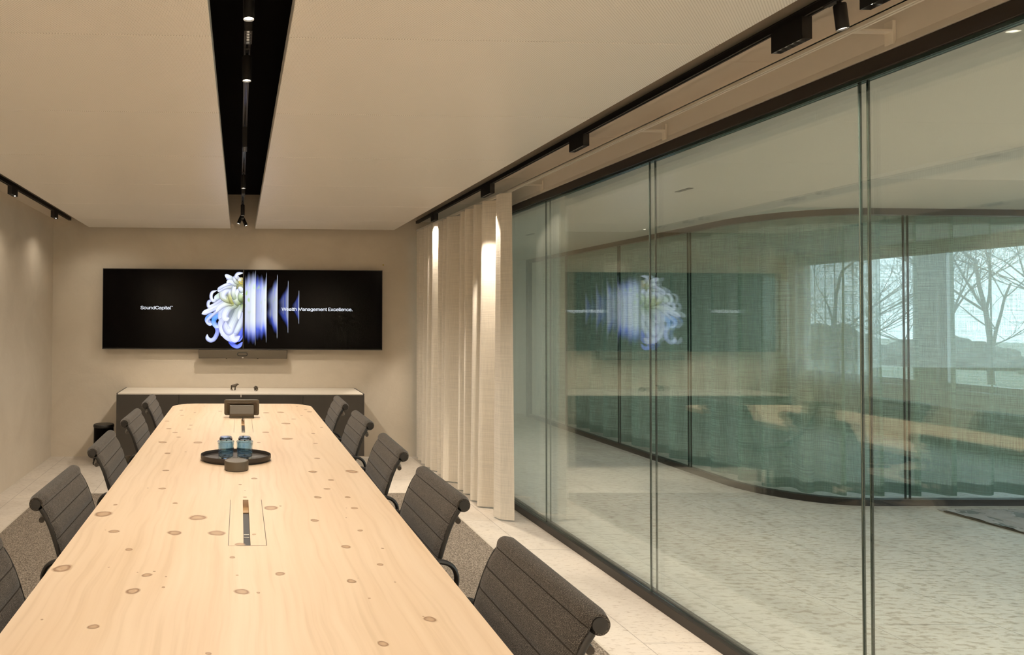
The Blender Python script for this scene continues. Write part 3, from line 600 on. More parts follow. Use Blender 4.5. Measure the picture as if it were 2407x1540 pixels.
# ================================================================== TABLE
KNOTS = [(-0.443, 5.092, 0.0143), (-0.413, 4.816, 0.0136), (-0.493, 4.552, 0.0141), (-0.331, 4.97, 0.0098), (-0.34, 4.649, 0.0079), (-0.447, 4.241, 0.0155), (-0.317, 4.382, 0.0111), (-0.317, 4.229, 0.0119), (-0.394, 4.099, 0.015), (-0.358, 3.947, 0.0133), (-0.434, 3.785, 0.024), (-0.232, 3.775, 0.0255), (-0.372, 3.475, 0.0166), (-0.281, 3.512, 0.0049), (-0.338, 3.086, 0.013), (-0.317, 2.761, 0.0148), (-0.378, 2.77, 0.0039), (-0.466, 2.523, 0.0085), (-0.242, 2.544, 0.0093), (-0.487, 2.406, 0.0322), (-0.412, 2.21, 0.0156), (-0.443, 2.225, 0.0025), (-0.21, 2.194, 0.0222), (-0.334, 2.039, 0.0115), (-0.496, 1.888, 0.0252), (-0.367, 1.895, 0.0027), (-0.251, 1.837, 0.0124), (-0.28, 1.857, 0.0021), (-0.234, 1.863, 0.0037), (-0.197, 1.825, 0.0031), (-0.196, 1.754, 0.0044), (-0.272, 1.73, 0.017), (-0.459, 1.571, 0.0031), (-0.331, 1.533, 0.0119), (0.343, 3.065, 0.0178), (0.527, 3.064, 0.0282), (0.069, 2.931, 0.0119), (0.407, 2.904, 0.0129), (0.007, 2.826, 0.0071), (0.369, 2.753, 0.0128), (0.027, 2.725, 0.0032), (0.026, 2.627, 0.0076), (0.315, 2.623, 0.0152), (0.435, 2.624, 0.0112), (0.122, 2.478, 0.0264), (0.435, 2.474, 0.012), (0.405, 2.475, 0.0029), (0.159, 2.502, 0.0048), (0.269, 2.324, 0.0139), (0.385, 2.356, 0.0027), (0.409, 2.214, 0.0086), (0.052, 2.177, 0.0063), (0.006, 2.081, 0.0141), (0.336, 2.057, 0.0139), (0.447, 2.041, 0.0047), (-0.017, 1.969, 0.0076), (0.411, 1.908, 0.0092), (0.117, 1.842, 0.0132), (-0.002, 1.833, 0.0043), (0.011, 1.723, 0.0175), (0.053, 1.716, 0.0043), (0.307, 1.788, 0.0125), (0.329, 1.809, 0.0014), (0.424, 1.781, 0.0031), (0.334, 1.679, 0.0033), (0.455, 1.561, 0.0144), (0.443, 1.576, 0.0024), (0.318, 1.445, 0.0119), (-0.425, 5.472, 0.0083), (-0.278, 5.326, 0.0081), (-0.143, 5.043, 0.0128), (0.205, 4.963, 0.022), (0.315, 4.99, 0.0253), (0.468, 5.33, 0.0074), (0.519, 5.131, 0.013), (0.537, 5.014, 0.0191), (0.458, 4.821, 0.0092), (0.386, 4.653, 0.0147), (0.319, 4.459, 0.0268), (0.54, 4.305, 0.0098), (0.167, 4.116, 0.0209), (0.46, 4.079, 0.0129), (0.286, 3.892, 0.0296), (0.437, 3.755, 0.0119), (0.399, 3.352, 0.0149), (0.344, 3.059, 0.0184), (0.07, 2.931, 0.013), (0.008, 2.822, 0.0061), (0.114, 3.775, 0.0096), (-0.145, 2.36, 0.03), (-0.07, 2.19, 0.026), (-0.061, 1.408, 0.0057)]
TZ = 0.74; TT = 0.032
tb = thing('conference_table', 'long pale knotty pine conference table with rounded corners on the carpet', 'table', (0.027, 3.05, 0))
def rounded(x0, x1, y0, y1, r, n=10, p=1.0):
    out = []
    for cx_, cy_, a0 in ((x1 - r, y1 - r, 0), (x0 + r, y1 - r, PI / 2), (x0 + r, y0 + r, PI), (x1 - r, y0 + r, 3 * PI / 2)):
        for i in range(n + 1):
            a = a0 + PI / 2 * i / n; out.append((cx_ + r * math.cos(a), cy_ + r * math.sin(a)))
    return out
def plate(outer, holes, z0, z1):
    bm = bmesh.new(); edges = []
    for loop in [outer] + holes:
        vs = [bm.verts.new((x, y, z1)) for x, y in loop]
        edges += [bm.edges.new((vs[i], vs[(i + 1) % len(vs)])) for i in range(len(vs))]
    bmesh.ops.triangle_fill(bm, use_beauty=True, use_dissolve=False, edges=edges)
    for f in bm.faces:
        if f.normal.z < 0: f.normal_flip()
    r = bmesh.ops.extrude_face_region(bm, geom=list(bm.faces)); vv = [g for g in r['geom'] if isinstance(g, bmesh.types.BMVert)]
    bmesh.ops.translate(bm, verts=vv, vec=(0, 0, z0 - z1)); bmesh.ops.recalc_face_normals(bm, faces=bm.faces)
    return bm
ox, oy = 0.027, 3.05
BOXES = [(2.07, 2.59), (4.105, 4.64)]
outer = [(x - ox, y - oy) for x, y in rounded(-.532, .585, .62, 5.49, .2, n=14)]
holes = [[(.017 - ox, a - oy), (.039 - ox, a - oy), (.039 - ox, b - oy), (.017 - ox, b - oy)] for a, b in BOXES]
bm = plate(outer, holes, TZ - TT, TZ)
uvl = bm.loops.layers.uv.new('UVMap')
rk = random.Random(3); bm.faces.ensure_lookup_table(); n0 = len(bm.faces)
for i, (kx, ky, kr) in enumerate(KNOTS):
    z = TZ + 0.00015 + 0.00001 * (i % 7); n = 20; R = kr * 1.18; ex = 1.0 + rk.uniform(-.08, .12); sk = rk.uniform(-.15, .15)
    c = bm.verts.new((kx - ox, ky - oy, z)); ring = []
    for k in range(n):
        a = 2 * PI * k / n; rr = R * (1 + .07 * math.sin(2 * a + i) + .04 * math.sin(3 * a + 2 * i))
        ring.append((bm.verts.new((kx - ox + rr * math.cos(a) * ex + sk * rr * math.sin(a), ky - oy + rr * math.sin(a), z)), (math.cos(a), math.sin(a))))
    for k in range(n):
        (v1, u1), (v2, u2_) = ring[k], ring[(k + 1) % n]; f = bm.faces.new((c, v1, v2)); f.material_index = 1
        for lp in f.loops: lp[uvl].uv = (0, 0) if lp.vert is c else (u1 if lp.vert is v1 else u2_)
def strip(x0, x1, y0, y1):
    vs = [bm.verts.new((x - ox, y - oy, TZ + .0004)) for x, y in ((x0, y0), (x1, y0), (x1, y1), (x0, y1))]; f = bm.faces.new(vs); f.material_index = 2
for a, b in BOXES:
    strip(-.0315, -.0297, a, b); strip(.0885, .0903, a, b); strip(-.0315, .0903, a - .0012, a)
me = bpy.data.meshes.new('tabletop'); bm.to_mesh(me); bm.free()
for m_ in (MT['wood'], MT['knot'], MT['bronze']): me.materials.append(m_)
tt = bpy.data.objects.new('tabletop', me); COL.objects.link(tt); tt.parent = tb
for a, b in BOXES:
    a -= oy; b -= oy; x0, x1 = .0165 - ox, .0395 - ox
    m = MB(); m.box(x0 - .02, x0, a - .01, b + .01, TZ - .12, TZ - .033); m.box(x1, x1 + .02, a - .01, b + .01, TZ - .12, TZ - .033); m.box(x0, x1, a - .01, b + .01, TZ - .12, TZ - .112)
    m.box(x0, x1, b, b + .01, TZ - .112, TZ - .033); m.box(x0, x1, a - .01, a, TZ - .112, TZ - .033)
    pb = m.build('power_box', MT['black'], tb)
    MB().box(x0, x1, b - .07, b, TZ - .045, TZ - .03).build('cover_strip', MT['copper'], pb)
    MB().box(x0, x1, b - .16, b - .085, TZ - .05, TZ - .035).build('socket_plate', MT['grey'], pb)
    s = MB()
    for yy in (.13, .16): s.box(x0 + .003, x1 - .003, a + yy, a + yy + .004, TZ - .0195, TZ - .0185)
    s.build('port_label', MT['rail'], pb); MB().box(x0, x1, a + .001, a + .20, TZ - .030, TZ - .0195).build('port_panel', MT['black'], pb)
MB().box(-.17 - ox, .23 - ox, .95 - oy, 5.15 - oy, TZ - TT - .06, TZ - TT - .001).build('under_frame', MT['black'], tb)
for yl in (1.35, 3.36, 4.9):
    m = MB(); m.box(-.22, .22, yl - oy - .05, yl - oy + .05, .03, TZ - TT - .06); m.box(-.34, .34, yl - oy - .06, yl - oy + .06, 0.0035, .03)
    m.build('leg', MT['black'], tb, bevel=.006)

# ================================================================== CHAIRS (swivel chairs with ribbed sling seat)
def chair_proto():
    t = thing('conference_chair', 'x', 'chair', (0, 0, 0))
    # centre line of the sling, (y forward, z up), from the roll behind the head edge down to the front roll
    cl = [(-.300, .828), (-.282, .800), (-.262, .755), (-.238, .68), (-.215, .60), (-.19, .52), (-.165, .475), (-.12, .448), (-.04, .440), (.06, .445), (.15, .458), (.20, .462)]
    pts = [(p.x, p.y) for p in interp([(a, b, 0) for a, b in cl], 8)]
    rollc, rr = (-.318, .838), .0185                     # centre and radius of the top roll
    top = [(rollc[0] + rr * math.cos(a), rollc[1] + rr * math.sin(a)) for a in [math.radians(d) for d in range(-190, -28, 18)][::-1]]
    arc = [(rollc[0] + rr * math.cos(math.radians(d)), rollc[1] + rr * math.sin(math.radians(d))) for d in range(298, 0, -16)]
    fc = (.205, .440); farc = [(fc[0] + .02 * math.cos(math.radians(d)), fc[1] + .02 * math.sin(math.radians(d))) for d in range(75, -170, -16)]
    line = arc + pts[3:-2] + farc
    # arc length, quilting
    S = [0]
    for a, b in zip(line, line[1:]): S.append(S[-1] + math.hypot(b[0] - a[0], b[1] - a[1]))
    dense = []; tot = S[-1]; n = 300; j = 0
    for i in range(n + 1):
        s_ = tot * i / n
        while j < len(S) - 2 and S[j + 1] < s_: j += 1
        f = (s_ - S[j]) / max(1e-9, S[j + 1] - S[j]); dense.append((line[j][0] + (line[j + 1][0] - line[j][0]) * f, line[j][1] + (line[j + 1][1] - line[j][1]) * f))
    s0 = S[len(arc) - 1] + .012; rib = .058
    nx = 18; vs = []; fs = []; mis = []
    for i, (y, z) in enumerate(dense):
        a = dense[max(0, i - 1)]; b = dense[min(n, i + 1)]; ty, tz = b[0] - a[0], b[1] - a[1]; q = math.hypot(ty, tz) or 1; ny, nz = -tz / q, ty / q
        if i < 3: pass
        s_ = tot * i / n; ph = (s_ - s0) / rib; d = abs(ph - round(ph)) * rib
        puff = .0065 * min(1, (d / .016)) ** .55 if s_ > s0 - .01 else .0065
        for k in range(nx + 1):
            u = -1 + 2 * k / nx; x = .236 * math.copysign(abs(u) ** .92, u); e = 1 - max(0, (abs(u) - .88) / .12) ** 2
            h = (.0035 + puff) * (.35 + .65 * e)
            for sg in (1, -1): vs.append((x, y + sg * ny * h, z + sg * nz * h))
    m = (nx + 1) * 2
    for i in range(n):
        for k in range(nx):
            a = i * m + k * 2; b = a + m; sm_ = tot * (i + .5) / n; q_ = (sm_ - s0) / rib; mm = 1 if (sm_ > s0 - .01 and abs(q_ - round(q_)) * rib < .0018) else 0
            fs += [(a, b, b + 2, a + 2), (a + 1, a + 3, b + 3, b + 1)]; mis += [mm, mm]
        a = i * m; b = a + m; fs += [(a, a + 1, b + 1, b), (a + m - 2, b + m - 2, b + m - 1, a + m - 1)]; mis += [0, 0]
    for i in (0, n):
        for k in range(nx): a = i * m + k * 2; fs.append((a, a + 2, a + 3, a + 1))
    ub = MB().add(vs, fs); ub.mi[:len(mis)] = mis; ub.build('upholstery', [MT['fabric'], MT['seam']], t, smooth=True)
    sm = MB()
    for s in (-1, 1): sm.cyl((s * .232, rollc[0], rollc[1]), (s * .2395, rollc[0], rollc[1]), .0165, .0165, n=20)
    for s, nm in ((-1, 0), (1, 0)):
        MB().cyl((s * .225, rollc[0], rollc[1]), (s * .2385, rollc[0], rollc[1]), .0172, .0160, n=20).build('roll_end_cap', MT['black'], t, smooth=True)
    # side frames
    side = [(p[0] - .003, p[1] - .001) for p in pts[1:]]
    for s in (-1, 1):
        MB().tube([(s * .2410, y, z) for y, z in side], .0040, n=10, r2=.0070, ref=(1, 0, 0)).build('side_frame', MT['black'], t, smooth=True)
        ap = interp([(s * .244, -.192, .515), (s * .254, -.245, .535), (s * .262, -.280, .580), (s * .268, -.281, .630), (s * .274, -.252, .664), (s * .280, -.19, .674), (s * .283, -.10, .670), (s * .283, .02, .655), (s * .279, .075, .635), (s * .268, .09, .58), (s * .252, .08, .50), (s * .246, .07, .455)], 6)
        MB().tube(ap, .0125, n=12, r2=.008, ref=(1, 0, 0)).build('armrest', MT['black'], t, smooth=True)
    # stretchers
    st = [(x, -.300 - .030 * (1 - (x / .232) ** 2), .786 - .012 * (1 - (x / .232) ** 2)) for x in [(-.232 + .464 * i / 20) for i in range(21)]]
    MB().tube(st, .0095, n=10).build('back_stretcher', MT['anodised'], t, smooth=True)
    MB().tube([(x, -.02, .418 - .03 * (1 - (x / .24) ** 2)) for x in [(-.24 + .48 * i / 16) for i in range(17)]], .011, n=10, r2=.018, ref=(0, 0, 1)).build('seat_stretcher', MT['anodised'], t, smooth=True)
    bs = MB(); bs.cyl((0, -.02, .12), (0, -.02, .26), .027, n=24); bs.cyl((0, -.02, .26), (0, -.02, .375), .014, n=20); bs.box(-.06, .06, -.11, .07, .368, .392)
    bs.build('column', MT['anodised'], t, smooth=False, bevel=.003)
    for k in range(5):
        a = 2 * PI * k / 5 + .3; dx, dy = math.cos(a), math.sin(a)
        l = MB().tube([(dx * r, -.02 + dy * r, z) for r, z in ((.015, .135), (.08, .128), (.18, .104), (.285, .078))], .013, n=10, r2=.018, ref=(-dy, dx, 0), taper=lambda q: 1.1 - .4 * q).build('base_leg', MT['anodised'], t, smooth=True)
        c = MB(); px_, py_ = dx * .285, -.02 + dy * .285
        c.cyl((px_, py_, .05), (px_, py_, .085), .007, n=10)
        for s in (-1, 1): c.cyl((px_ - dy * s * .006, py_ + dx * s * .006, .0285), (px_ - dy * s * .02, py_ + dx * s * .02, .0285), .025, .023, n=20)
        c.build('caster', MT['black'], l, smooth=False)
    return t
ch0 = chair_proto()
RY = [1.545, 2.38, 3.15, 3.97, 4.77]; LY = [1.56, 2.40, 3.22, 4.035, 4.83]
RX = [.405, .415, .415, .425, .418]; LX = [-.335, -.335, -.34, -.335, -.335]
ord_r = ['dark wool conference chair, nearest on the right side of the table', 'dark wool conference chair, second nearest on the right side', 'dark wool conference chair, middle of the right hand row', 'dark wool conference chair, second farthest on the right side', 'dark wool conference chair, farthest on the right by the credenza']
ord_l = ['grey wool conference chair cut by the left edge of the photo', 'grey wool conference chair, second nearest on the left side', 'grey wool conference chair on left in front of the waste bin', 'grey wool conference chair, second farthest on the left side', 'grey wool conference chair, farthest on the left by the credenza']
for i in range(5):
    for side in (1, -1):
        c = ch0 if (i == 0 and side == 1) else copy_tree(ch0)
        y = (RY if side > 0 else LY)[i]; x = (RX if side > 0 else LX)[i]
        c.location = (x, y, .003); c.rotation_euler = (0, 0, side * PI / 2 + [.0, .02, -.015, .01, -.02][i] * side)
        c['label'] = (ord_r if side > 0 else ord_l)[i]; c['group'] = 'conference chairs around the long table'

# ================================================================== THINGS ON THE TABLE
tz = TZ + .0003
ty = thing('serving_tray', 'oval black tray with raised rim in the middle of the table', 'tray', (-.014, 3.312, tz))
prof = [(0, .005), (.166, .005), (.172, .008), (.1755, .014), (.1755, .030), (.1735, .031), (.172, .029), (.171, .014), (.166, .010), (0, .0095)]
MB().lathe(prof, n=64, sx=1, sy=.76).build('tray_dish', MT['tray'], ty, smooth=True)
MB().lathe([(.135, -.0), (.163, -.0), (.163, .0055), (.135, .0055)], n=48, sy=.76).build('foot_ring', MT['black'], ty)
def tumbler(name, label, loc, r, h, wall, inverted=False):
    out_ = [(0, 0), (r * .78, 0), (r * .86, .004), (r * .9, .012), (r * .97, h * .6), (r, h - .006), (r * 1.02, h - .002), (r, h)]
    inn = [(r - wall, h), (r - wall * 1.1, h - .006), (r * .97 - wall, h * .6), (r * .88 - wall, .016), (r * .6, .011), (0, .010)]
    p = out_ + inn
    if inverted: p = [(a, h - b) for a, b in p]
    o = MB().lathe(p, n=48, close=False).build(name, MT['bluglass'], None, smooth=True, loc=loc)
    return tag(o, label, 'glass', 'blue tumblers on the tray')
sz = tz + .0100
for x, nm in ((-.064, 'left'), (.030, 'right')):
    tumbler('tumbler', 'upright iridescent blue tumbler at the base of the %s stack' % nm, (x, 3.305, sz), .0415, .086, .0030)
    tumbler('tumbler', 'upside down blue tumbler nested on top of the %s stack' % nm, (x, 3.305, sz + .0295), .0362, .078, .0030, inverted=True)
pk = thing('speaker_puck', 'round dark taupe conference speaker puck in front of the tray', 'speakerphone', (-.010, 3.105, tz))
MB().lathe([(0, 0), (.052, 0), (.0565, .003), (.0565, .040), (.054, .044), (.050, .0445), (.050, .043), (.0495, .0425)], n=48, close=False).build('puck_body', MT['grey'], pk, smooth=True)
MB().lathe([(.0495, .041), (.0495, .0435), (0, .0435)], n=48, close=False).build('mesh_top', MT['grey'], pk)
MB().lathe([(.0525, -.0001), (.054, -.0001), (.054, .003), (.0525, .003)], n=40).build('rubber_base', MT['black'], pk)
tp = thing('touch_controller', 'taupe tabletop touch controller seen from behind near the far end', 'touch controller', (.020, 4.74, tz))
Rt = Matrix.Translation((0, 0, .070)) @ Matrix.Rotation(math.radians(14), 4, 'X')
sl = MB(); sl.prism(rounded(-.125, .125, -.058, .058, .014, n=6), 1, -.006, .006); sl.xf(Rt)
sl.build('display_housing', MT['grey'], tp, bevel=.002)
MB().prism(rounded(-.118, .118, -.051, .051, .010, n=6), 1, .006, .0068).xf(Rt).build('display_glass', MT['screen'], tp)
MB().prism(rounded(-.108, .108, -.044, .040, .012, n=6), 1, -.0085, -.006).xf(Rt).build('rear_recess', MT['bronze'], tp, bevel=.001)
MB().prism([(-.052, .012), (-.058, .030), (-.030, .088), (-.018, .090), (.030, .012)], 0, -.086, .086).build('stand', MT['grey'], tp, bevel=.003)
MB().box(-.088, .088, -.054, .045, 0, .012).build('base', MT['grey'], tp, bevel=.003)
cbm = MB().tube(interp([(.006, -.055, .006), (.012, -.075, .004), (.004, -.11, .003), (.010, -.125, -.012)], 8), .002, n=8).build('cable', MT['black'], tp, smooth=True)

# ================================================================== CREDENZA AND FIGURINES
cd = thing('credenza', 'long low graphite credenza with pale top below the wall screens', 'credenza', (.019, 6.66, .117))
CH = .603
MB().box(-1.199, 1.199, -.255, .262, 0, CH - .012).build('body', MT['credenza'], cd)
for s in (-1, 1): MB().box(min(s * 1.199, s * 1.187), max(s * 1.199, s * 1.187), -.262, .262, CH - .012, CH + .001).build('side_edge', MT['credenza'], cd)
MB().box(-1.187, 1.187, -.2625, .262, CH - .012, CH).build('top_panel', MT['credtop'], cd)
for k in range(4):
    a = -1.199 + .5995 * k; MB().box(a + .0015, a + .598, -.274, -.2556, .004, CH - .014).build('door', MT['credenza'], cd, bevel=.0008)
MB().box(-.004, .004, -.276, -.262, CH - .034, CH - .010).build('cable_notch', MT['credtop'], cd)
MB().box(-1.1, 1.1, .0, .25, -.1165, 0).build('plinth', MT['black'], cd)
def figure(name, label, loc, rz, pts, edges, sc_):
    me = bpy.data.meshes.new(name); me.from_pydata([Vector(p[:3]) * sc_ for p in pts], edges, []); me.materials.append(MT['bronze'])
    o = bpy.data.objects.new(name, me); COL.objects.link(o); o.location = loc; o.rotation_euler = (0, 0, rz)
    sk = o.modifiers.new('skin', 'SKIN'); sk.use_smooth_shade = True
    for i, p in enumerate(pts):
        q = me.skin_vertices[0].data[i]; q.radius = (p[3] * sc_, p[4] * sc_ if len(p) > 4 else p[3] * sc_); q.use_root = (i == 0)
    ss = o.modifiers.new('subsurf', 'SUBSURF'); ss.levels = 2; ss.render_levels = 2
    return tag(o, label, 'figurine')
# unit: 1 = 1 cm.  x forward
bear = [(0, 0, 4.6, 1.5, 1.3), (-1.8, 0, 4.6, 1.3, 1.3), (-3.0, 0, 4.4, .9, 1.0), (1.6, 0, 5.1, 1.4, 1.5), (2.9, 0, 6.0, 1.05, 1.1), (3.9, 0, 6.4, .85, .9), (5.0, 0, 6.35, .4, .4), (5.6, 0, 6.3, .2, .2),
        (1.7, 1.0, 3.4, .65), (1.7, 1.15, 1.6, .5), (1.9, 1.15, .45, .42), (1.7, -1.0, 3.4, .65), (1.3, -1.15, 1.6, .5), (1.2, -1.15, .45, .42),
        (-2.2, 1.0, 3.2, .7), (-2.7, 1.1, 1.6, .45), (-2.6, 1.1, .42, .4), (-2.2, -1.0, 3.2, .7), (-1.8, -1.1, 1.6, .45), (-1.4, -1.1, .42, .4), (3.7, .8, 7.2, .22), (3.7, -.8, 7.2, .22)]
be = [(0, 1), (1, 2), (0, 3), (3, 4), (4, 5), (5, 6), (6, 7), (3, 8), (8, 9), (9, 10), (3, 11), (11, 12), (12, 13), (1, 14), (14, 15), (15, 16), (1, 17), (17, 18), (18, 19), (5, 20), (5, 21)]
figure('bear_figurine', 'small dark bronze bear figurine with raised snout, left on the credenza top', (-.055, 6.66, .7205), 0.0, bear, be, .0098)
bull = [(0, 0, 3.9, 1.35, 1.35), (-1.8, 0, 3.7, 1.2, 1.2), (-3.0, 0, 3.6, .8, .9), (1.6, 0, 4.3, 1.4, 1.6), (2.9, 0, 3.6, .9, .95), (3.8, 0, 2.6, .7, .7), (4.3, 0, 1.6, .45, .45),
        (1.7, 1.0, 2.6, .6), (2.1, 1.1, 1.2, .4), (1.8, 1.1, .4, .38), (1.7, -1.0, 2.6, .6), (1.5, -1.1, 1.2, .4), (1.5, -1.1, .4, .38),
        (-2.2, .9, 2.5, .6), (-2.6, 1.0, 1.2, .4), (-2.4, 1.0, .4, .36), (-2.2, -.9, 2.5, .6), (-1.9, -1.0, 1.2, .4), (-1.8, -1.0, .4, .36), (3.6, 1.3, 3.4, .22), (3.9, 1.7, 4.3, .1), (3.6, -1.3, 3.4, .22), (3.9, -1.7, 4.3, .1)]
bu = [(0, 1), (1, 2), (0, 3), (3, 4), (4, 5), (5, 6), (3, 7), (7, 8), (8, 9), (3, 10), (10, 11), (11, 12), (1, 13), (13, 14), (14, 15), (1, 16), (16, 17), (17, 18), (4, 19), (19, 20), (4, 21), (21, 22)]
figure('bull_figurine', 'small dark bronze bull figurine facing the room, right on the credenza top', (.170, 6.62, .7205), -PI / 2 - .35, bull, bu, .0098)

# ================================================================== WASTE BIN
bn = thing('waste_bin', 'tall black pedal bin on the stone floor left of the credenza', 'bin', (-1.34, 6.60, 0))
MB().lathe([(0, .0), (.098, .0), (.101, .008), (.097, .36), (.095, .362)], n=40, close=False).build('bin_body', MT['screen'], bn, smooth=True)
MB().lathe([(.097, .362), (.101, .366), (.101, .384), (.096, .392), (0, .398)], n=40, close=False).build('lid', MT['black'], bn, smooth=True)
MB().box(-.02, .02, -.135, -.09, .012, .02).build('pedal', MT['chrome'], bn, bevel=.003)
MB().lathe([(.098, .0), (.105, .0), (.105, .018), (.1, .018)], n=36).build('base_ring', MT['black'], bn)

# ================================================================== WALL SCREENS
TVY = 6.85; TZ0, TZ1 = 1.123, 1.957
def tvx(px): return -1.415 + (px - 241.5) * 2.905 / 658.0
def tvz(px, py): return 1.957 - (py - 631 - (px - 241) * .0062) * .834 / 190.2
def display(label, x0, x1):
    t = thing('wall_display', label, 'screen', ((x0 + x1) / 2, YB, (TZ0 + TZ1) / 2), group='wall displays'); w2 = (x1 - x0) / 2; h2 = (TZ1 - TZ0) / 2; yf = TVY - YB
    f = MB()
    for b in ((-w2, w2, -h2, -h2 + .012), (-w2, w2, h2 - .006, h2), (-w2, -w2 + .005, -h2 + .012, h2 - .006), (w2 - .005, w2, -h2 + .012, h2 - .006)): f.box(b[0], b[1], yf, yf + .045, b[2], b[3])
    f.box(-w2 + .002, w2 - .002, yf + .01, yf + .045, -h2 + .002, h2 - .002); f.build('bezel', MT['black'], t)
    MB().box(-w2 + .005, w2 - .005, yf + .003, yf + .01, -h2 + .012, h2 - .006).build('panel_glass', MT['screen'], t)
    MB().box(-.35, .35, yf + .045, -.001, -.22, .22).build('wall_mount', MT['black'], t)
    return t
tvl = display('left wall display showing half a white chrysanthemum', tvx(241.5), tvx(571.05)); tvr = display('right wall display showing smeared petal stripes and white lettering', tvx(571.15), tvx(899.8))
def put_local(o, t): o.parent = t
# left half flower: every petal a curled strip of lit pixels
GX, GY, GS = 430.0, 600.0, 300 / 1777
def fx(c): return tvx(GX + c * GS)
def fz(cx_, c): return tvz(GX + cx_ * GS, GY + c * GS)
petals = []   # (points, width, base colour t, tint)
WH, BL, DB, GR, YE = (.80, .86, 1.0), (.22, .30, .95), (.06, .10, .75), (.42, .56, .16), (.62, .5, .10)
def pt(pts, w, c0, c1, c2): petals.append((pts, w * 1.3, c0, c1, c2))
pale = (.55, .62, .92)
pt([(780, 650), (640, 700), (520, 800), (450, 860)], 190, (.16, .22, .10), (.30, .36, .42), (.10, .14, .40))
pt([(810, 640), (740, 850), (680, 1040), (650, 1130)], 210, (.16, .22, .10), (.34, .38, .48), (.16, .18, .55))
pt([(800, 620), (700, 540), (610, 500), (540, 500)], 170, (.20, .26, .08), (.36, .42, .30), (.3, .36, .4))
pt([(815, 560), (800, 460), (780, 380), (770, 320)], 110, (.20, .26, .08), (.36, .36, .16), (.3, .3, .2))
pt([(640, 1195), (700, 1262), (770, 1275), (826, 1215)], 42, DB, BL, BL)
pt([(700, 1150), (770, 1180), (826, 1090)], 50, DB, BL, BL)
pt([(820, 1010), (790, 1130), (700, 1215), (640, 1200)], 46, BL, DB, BL)
pt([(500, 930), (520, 1020), (545, 1090), (530, 1130)], 46, (.2, .4, .95), (.2, .5, 1), WH)
pt([(440, 960), (478, 1060), (440, 1160), (385, 1192), (338, 1160), (335, 1105)], 46, BL, pale, WH)
pt([(610, 800), (470, 830), (380, 850), (335, 900), (370, 955), (410, 965)], 56, WH, (.15, .35, .95), WH)
pt([(600, 690), (450, 800), (340, 905), (345, 950), (400, 962)], 30, WH, pale, WH)
pt([(600, 790), (480, 850), (425, 910), (450, 985), (520, 1000)], 52, (.3, .55, 1), (.1, .35, .95), WH)
pt([(560, 600), (430, 690), (355, 720), (352, 650), (420, 620)], 34, WH, WH, pale)
pt([(640, 620), (470, 720), (330, 790), (256, 822)], 56, (.7, .76, .8), WH, WH)
pt([(600, 680), (430, 760), (310, 818)], 30, WH, (.62, .68, .98), WH)
pt([(620, 610), (500, 590), (420, 640), (385, 590), (400, 520), (470, 490)], 34, (.5, .62, .4), WH, WH)
pt([(600, 600), (520, 560), (470, 590), (430, 620)], 60, (.5, .66, .35), (.6, .75, .6), WH)
pt([(640, 660), (540, 760), (520, 870), (560, 930)], 56, WH, pale, WH)
pt([(560, 880), (530, 960), (560, 1080), (640, 1160), (750, 1185)], 70, WH, (.75, .8, 1), (.45, .5, 1))
pt([(828, 880), (760, 1010), (690, 1110), (720, 1170), (790, 1130)], 84, (.8, .86, .95), WH, (.7, .72, 1))
pt([(828, 800), (790, 960), (740, 1060), (700, 1100)], 60, WH, (.72, .8, .8), pale)
pt([(800, 700), (740, 850), (680, 980), (640, 1070), (590, 1000), (590, 930)], 84, (.6, .7, .5), WH, (.62, .66, 1))
pt([(760, 690), (650, 730), (590, 810), (590, 880), (640, 880)], 74, (.55, .66, .3), WH, (.78, .82, 1))
pt([(828, 690), (790, 800), (770, 900)], 44, GR, (.78, .84, .85), WH)
pt([(700, 680), (610, 680), (520, 720), (450, 800)], 60, (.62, .66, .2), (.78, .84, .8), WH)
pt([(690, 640), (600, 620), (540, 570), (550, 500), (620, 490)], 70, (.60, .62, .15), (.72, .8, .6), WH)
pt([(700, 500), (600, 500), (560, 560), (600, 620)], 54, WH, WH, (.7, .76, .6))
pt([(690, 440), (590, 440), (520, 470), (480, 510)], 58, (.75, .82, .6), WH, WH)
pt([(680, 400), (610, 410), (540, 440), (480, 490)], 34, WH, WH, pale)
pt([(690, 680), (660, 600), (650, 540), (640, 500)], 60, (.5, .5, .1), (.65, .66, .3), WH)
pt([(790, 680), (740, 640), (720, 560), (760, 470)], 76, (.35, .45, .1), (.78, .86, .7), WH)
pt([(720, 620), (690, 540), (700, 460), (720, 410)], 50, (.5, .62, .3), (.82, .88, .8), WH)
pt([(828, 650), (790, 600), (800, 540), (828, 530)], 56, (.14, .2, .05), (.6, .72, .4), WH)
pt([(828, 520), (800, 480), (770, 440)], 50, (.55, .66, .4), WH, WH)
pt([(700, 360), (650, 320), (600, 300), (582, 305)], 56, (.5, .62, .4), WH, WH)
pt([(740, 420), (690, 390), (640, 370), (600, 395)], 50, (.66, .76, .5), WH, WH)
pt([(770, 400), (720, 370), (705, 320), (740, 300), (780, 320)], 36, (.55, .6, .2), WH, WH)
pt([(800, 330), (730, 310), (750, 260), (828, 246)], 34, (.6, .6, .5), WH, WH)
pt([(828, 330), (790, 340), (770, 370)], 40, YE, (.8, .82, .6), WH)
pt([(828, 400), (790, 390), (770, 350)], 22, YE, YE, (.7, .6, .2))
pt([(828, 370), (800, 360)], 16, (.5, .36, .05), YE, (.8, .6, .2))
V, F, C = [], [], []
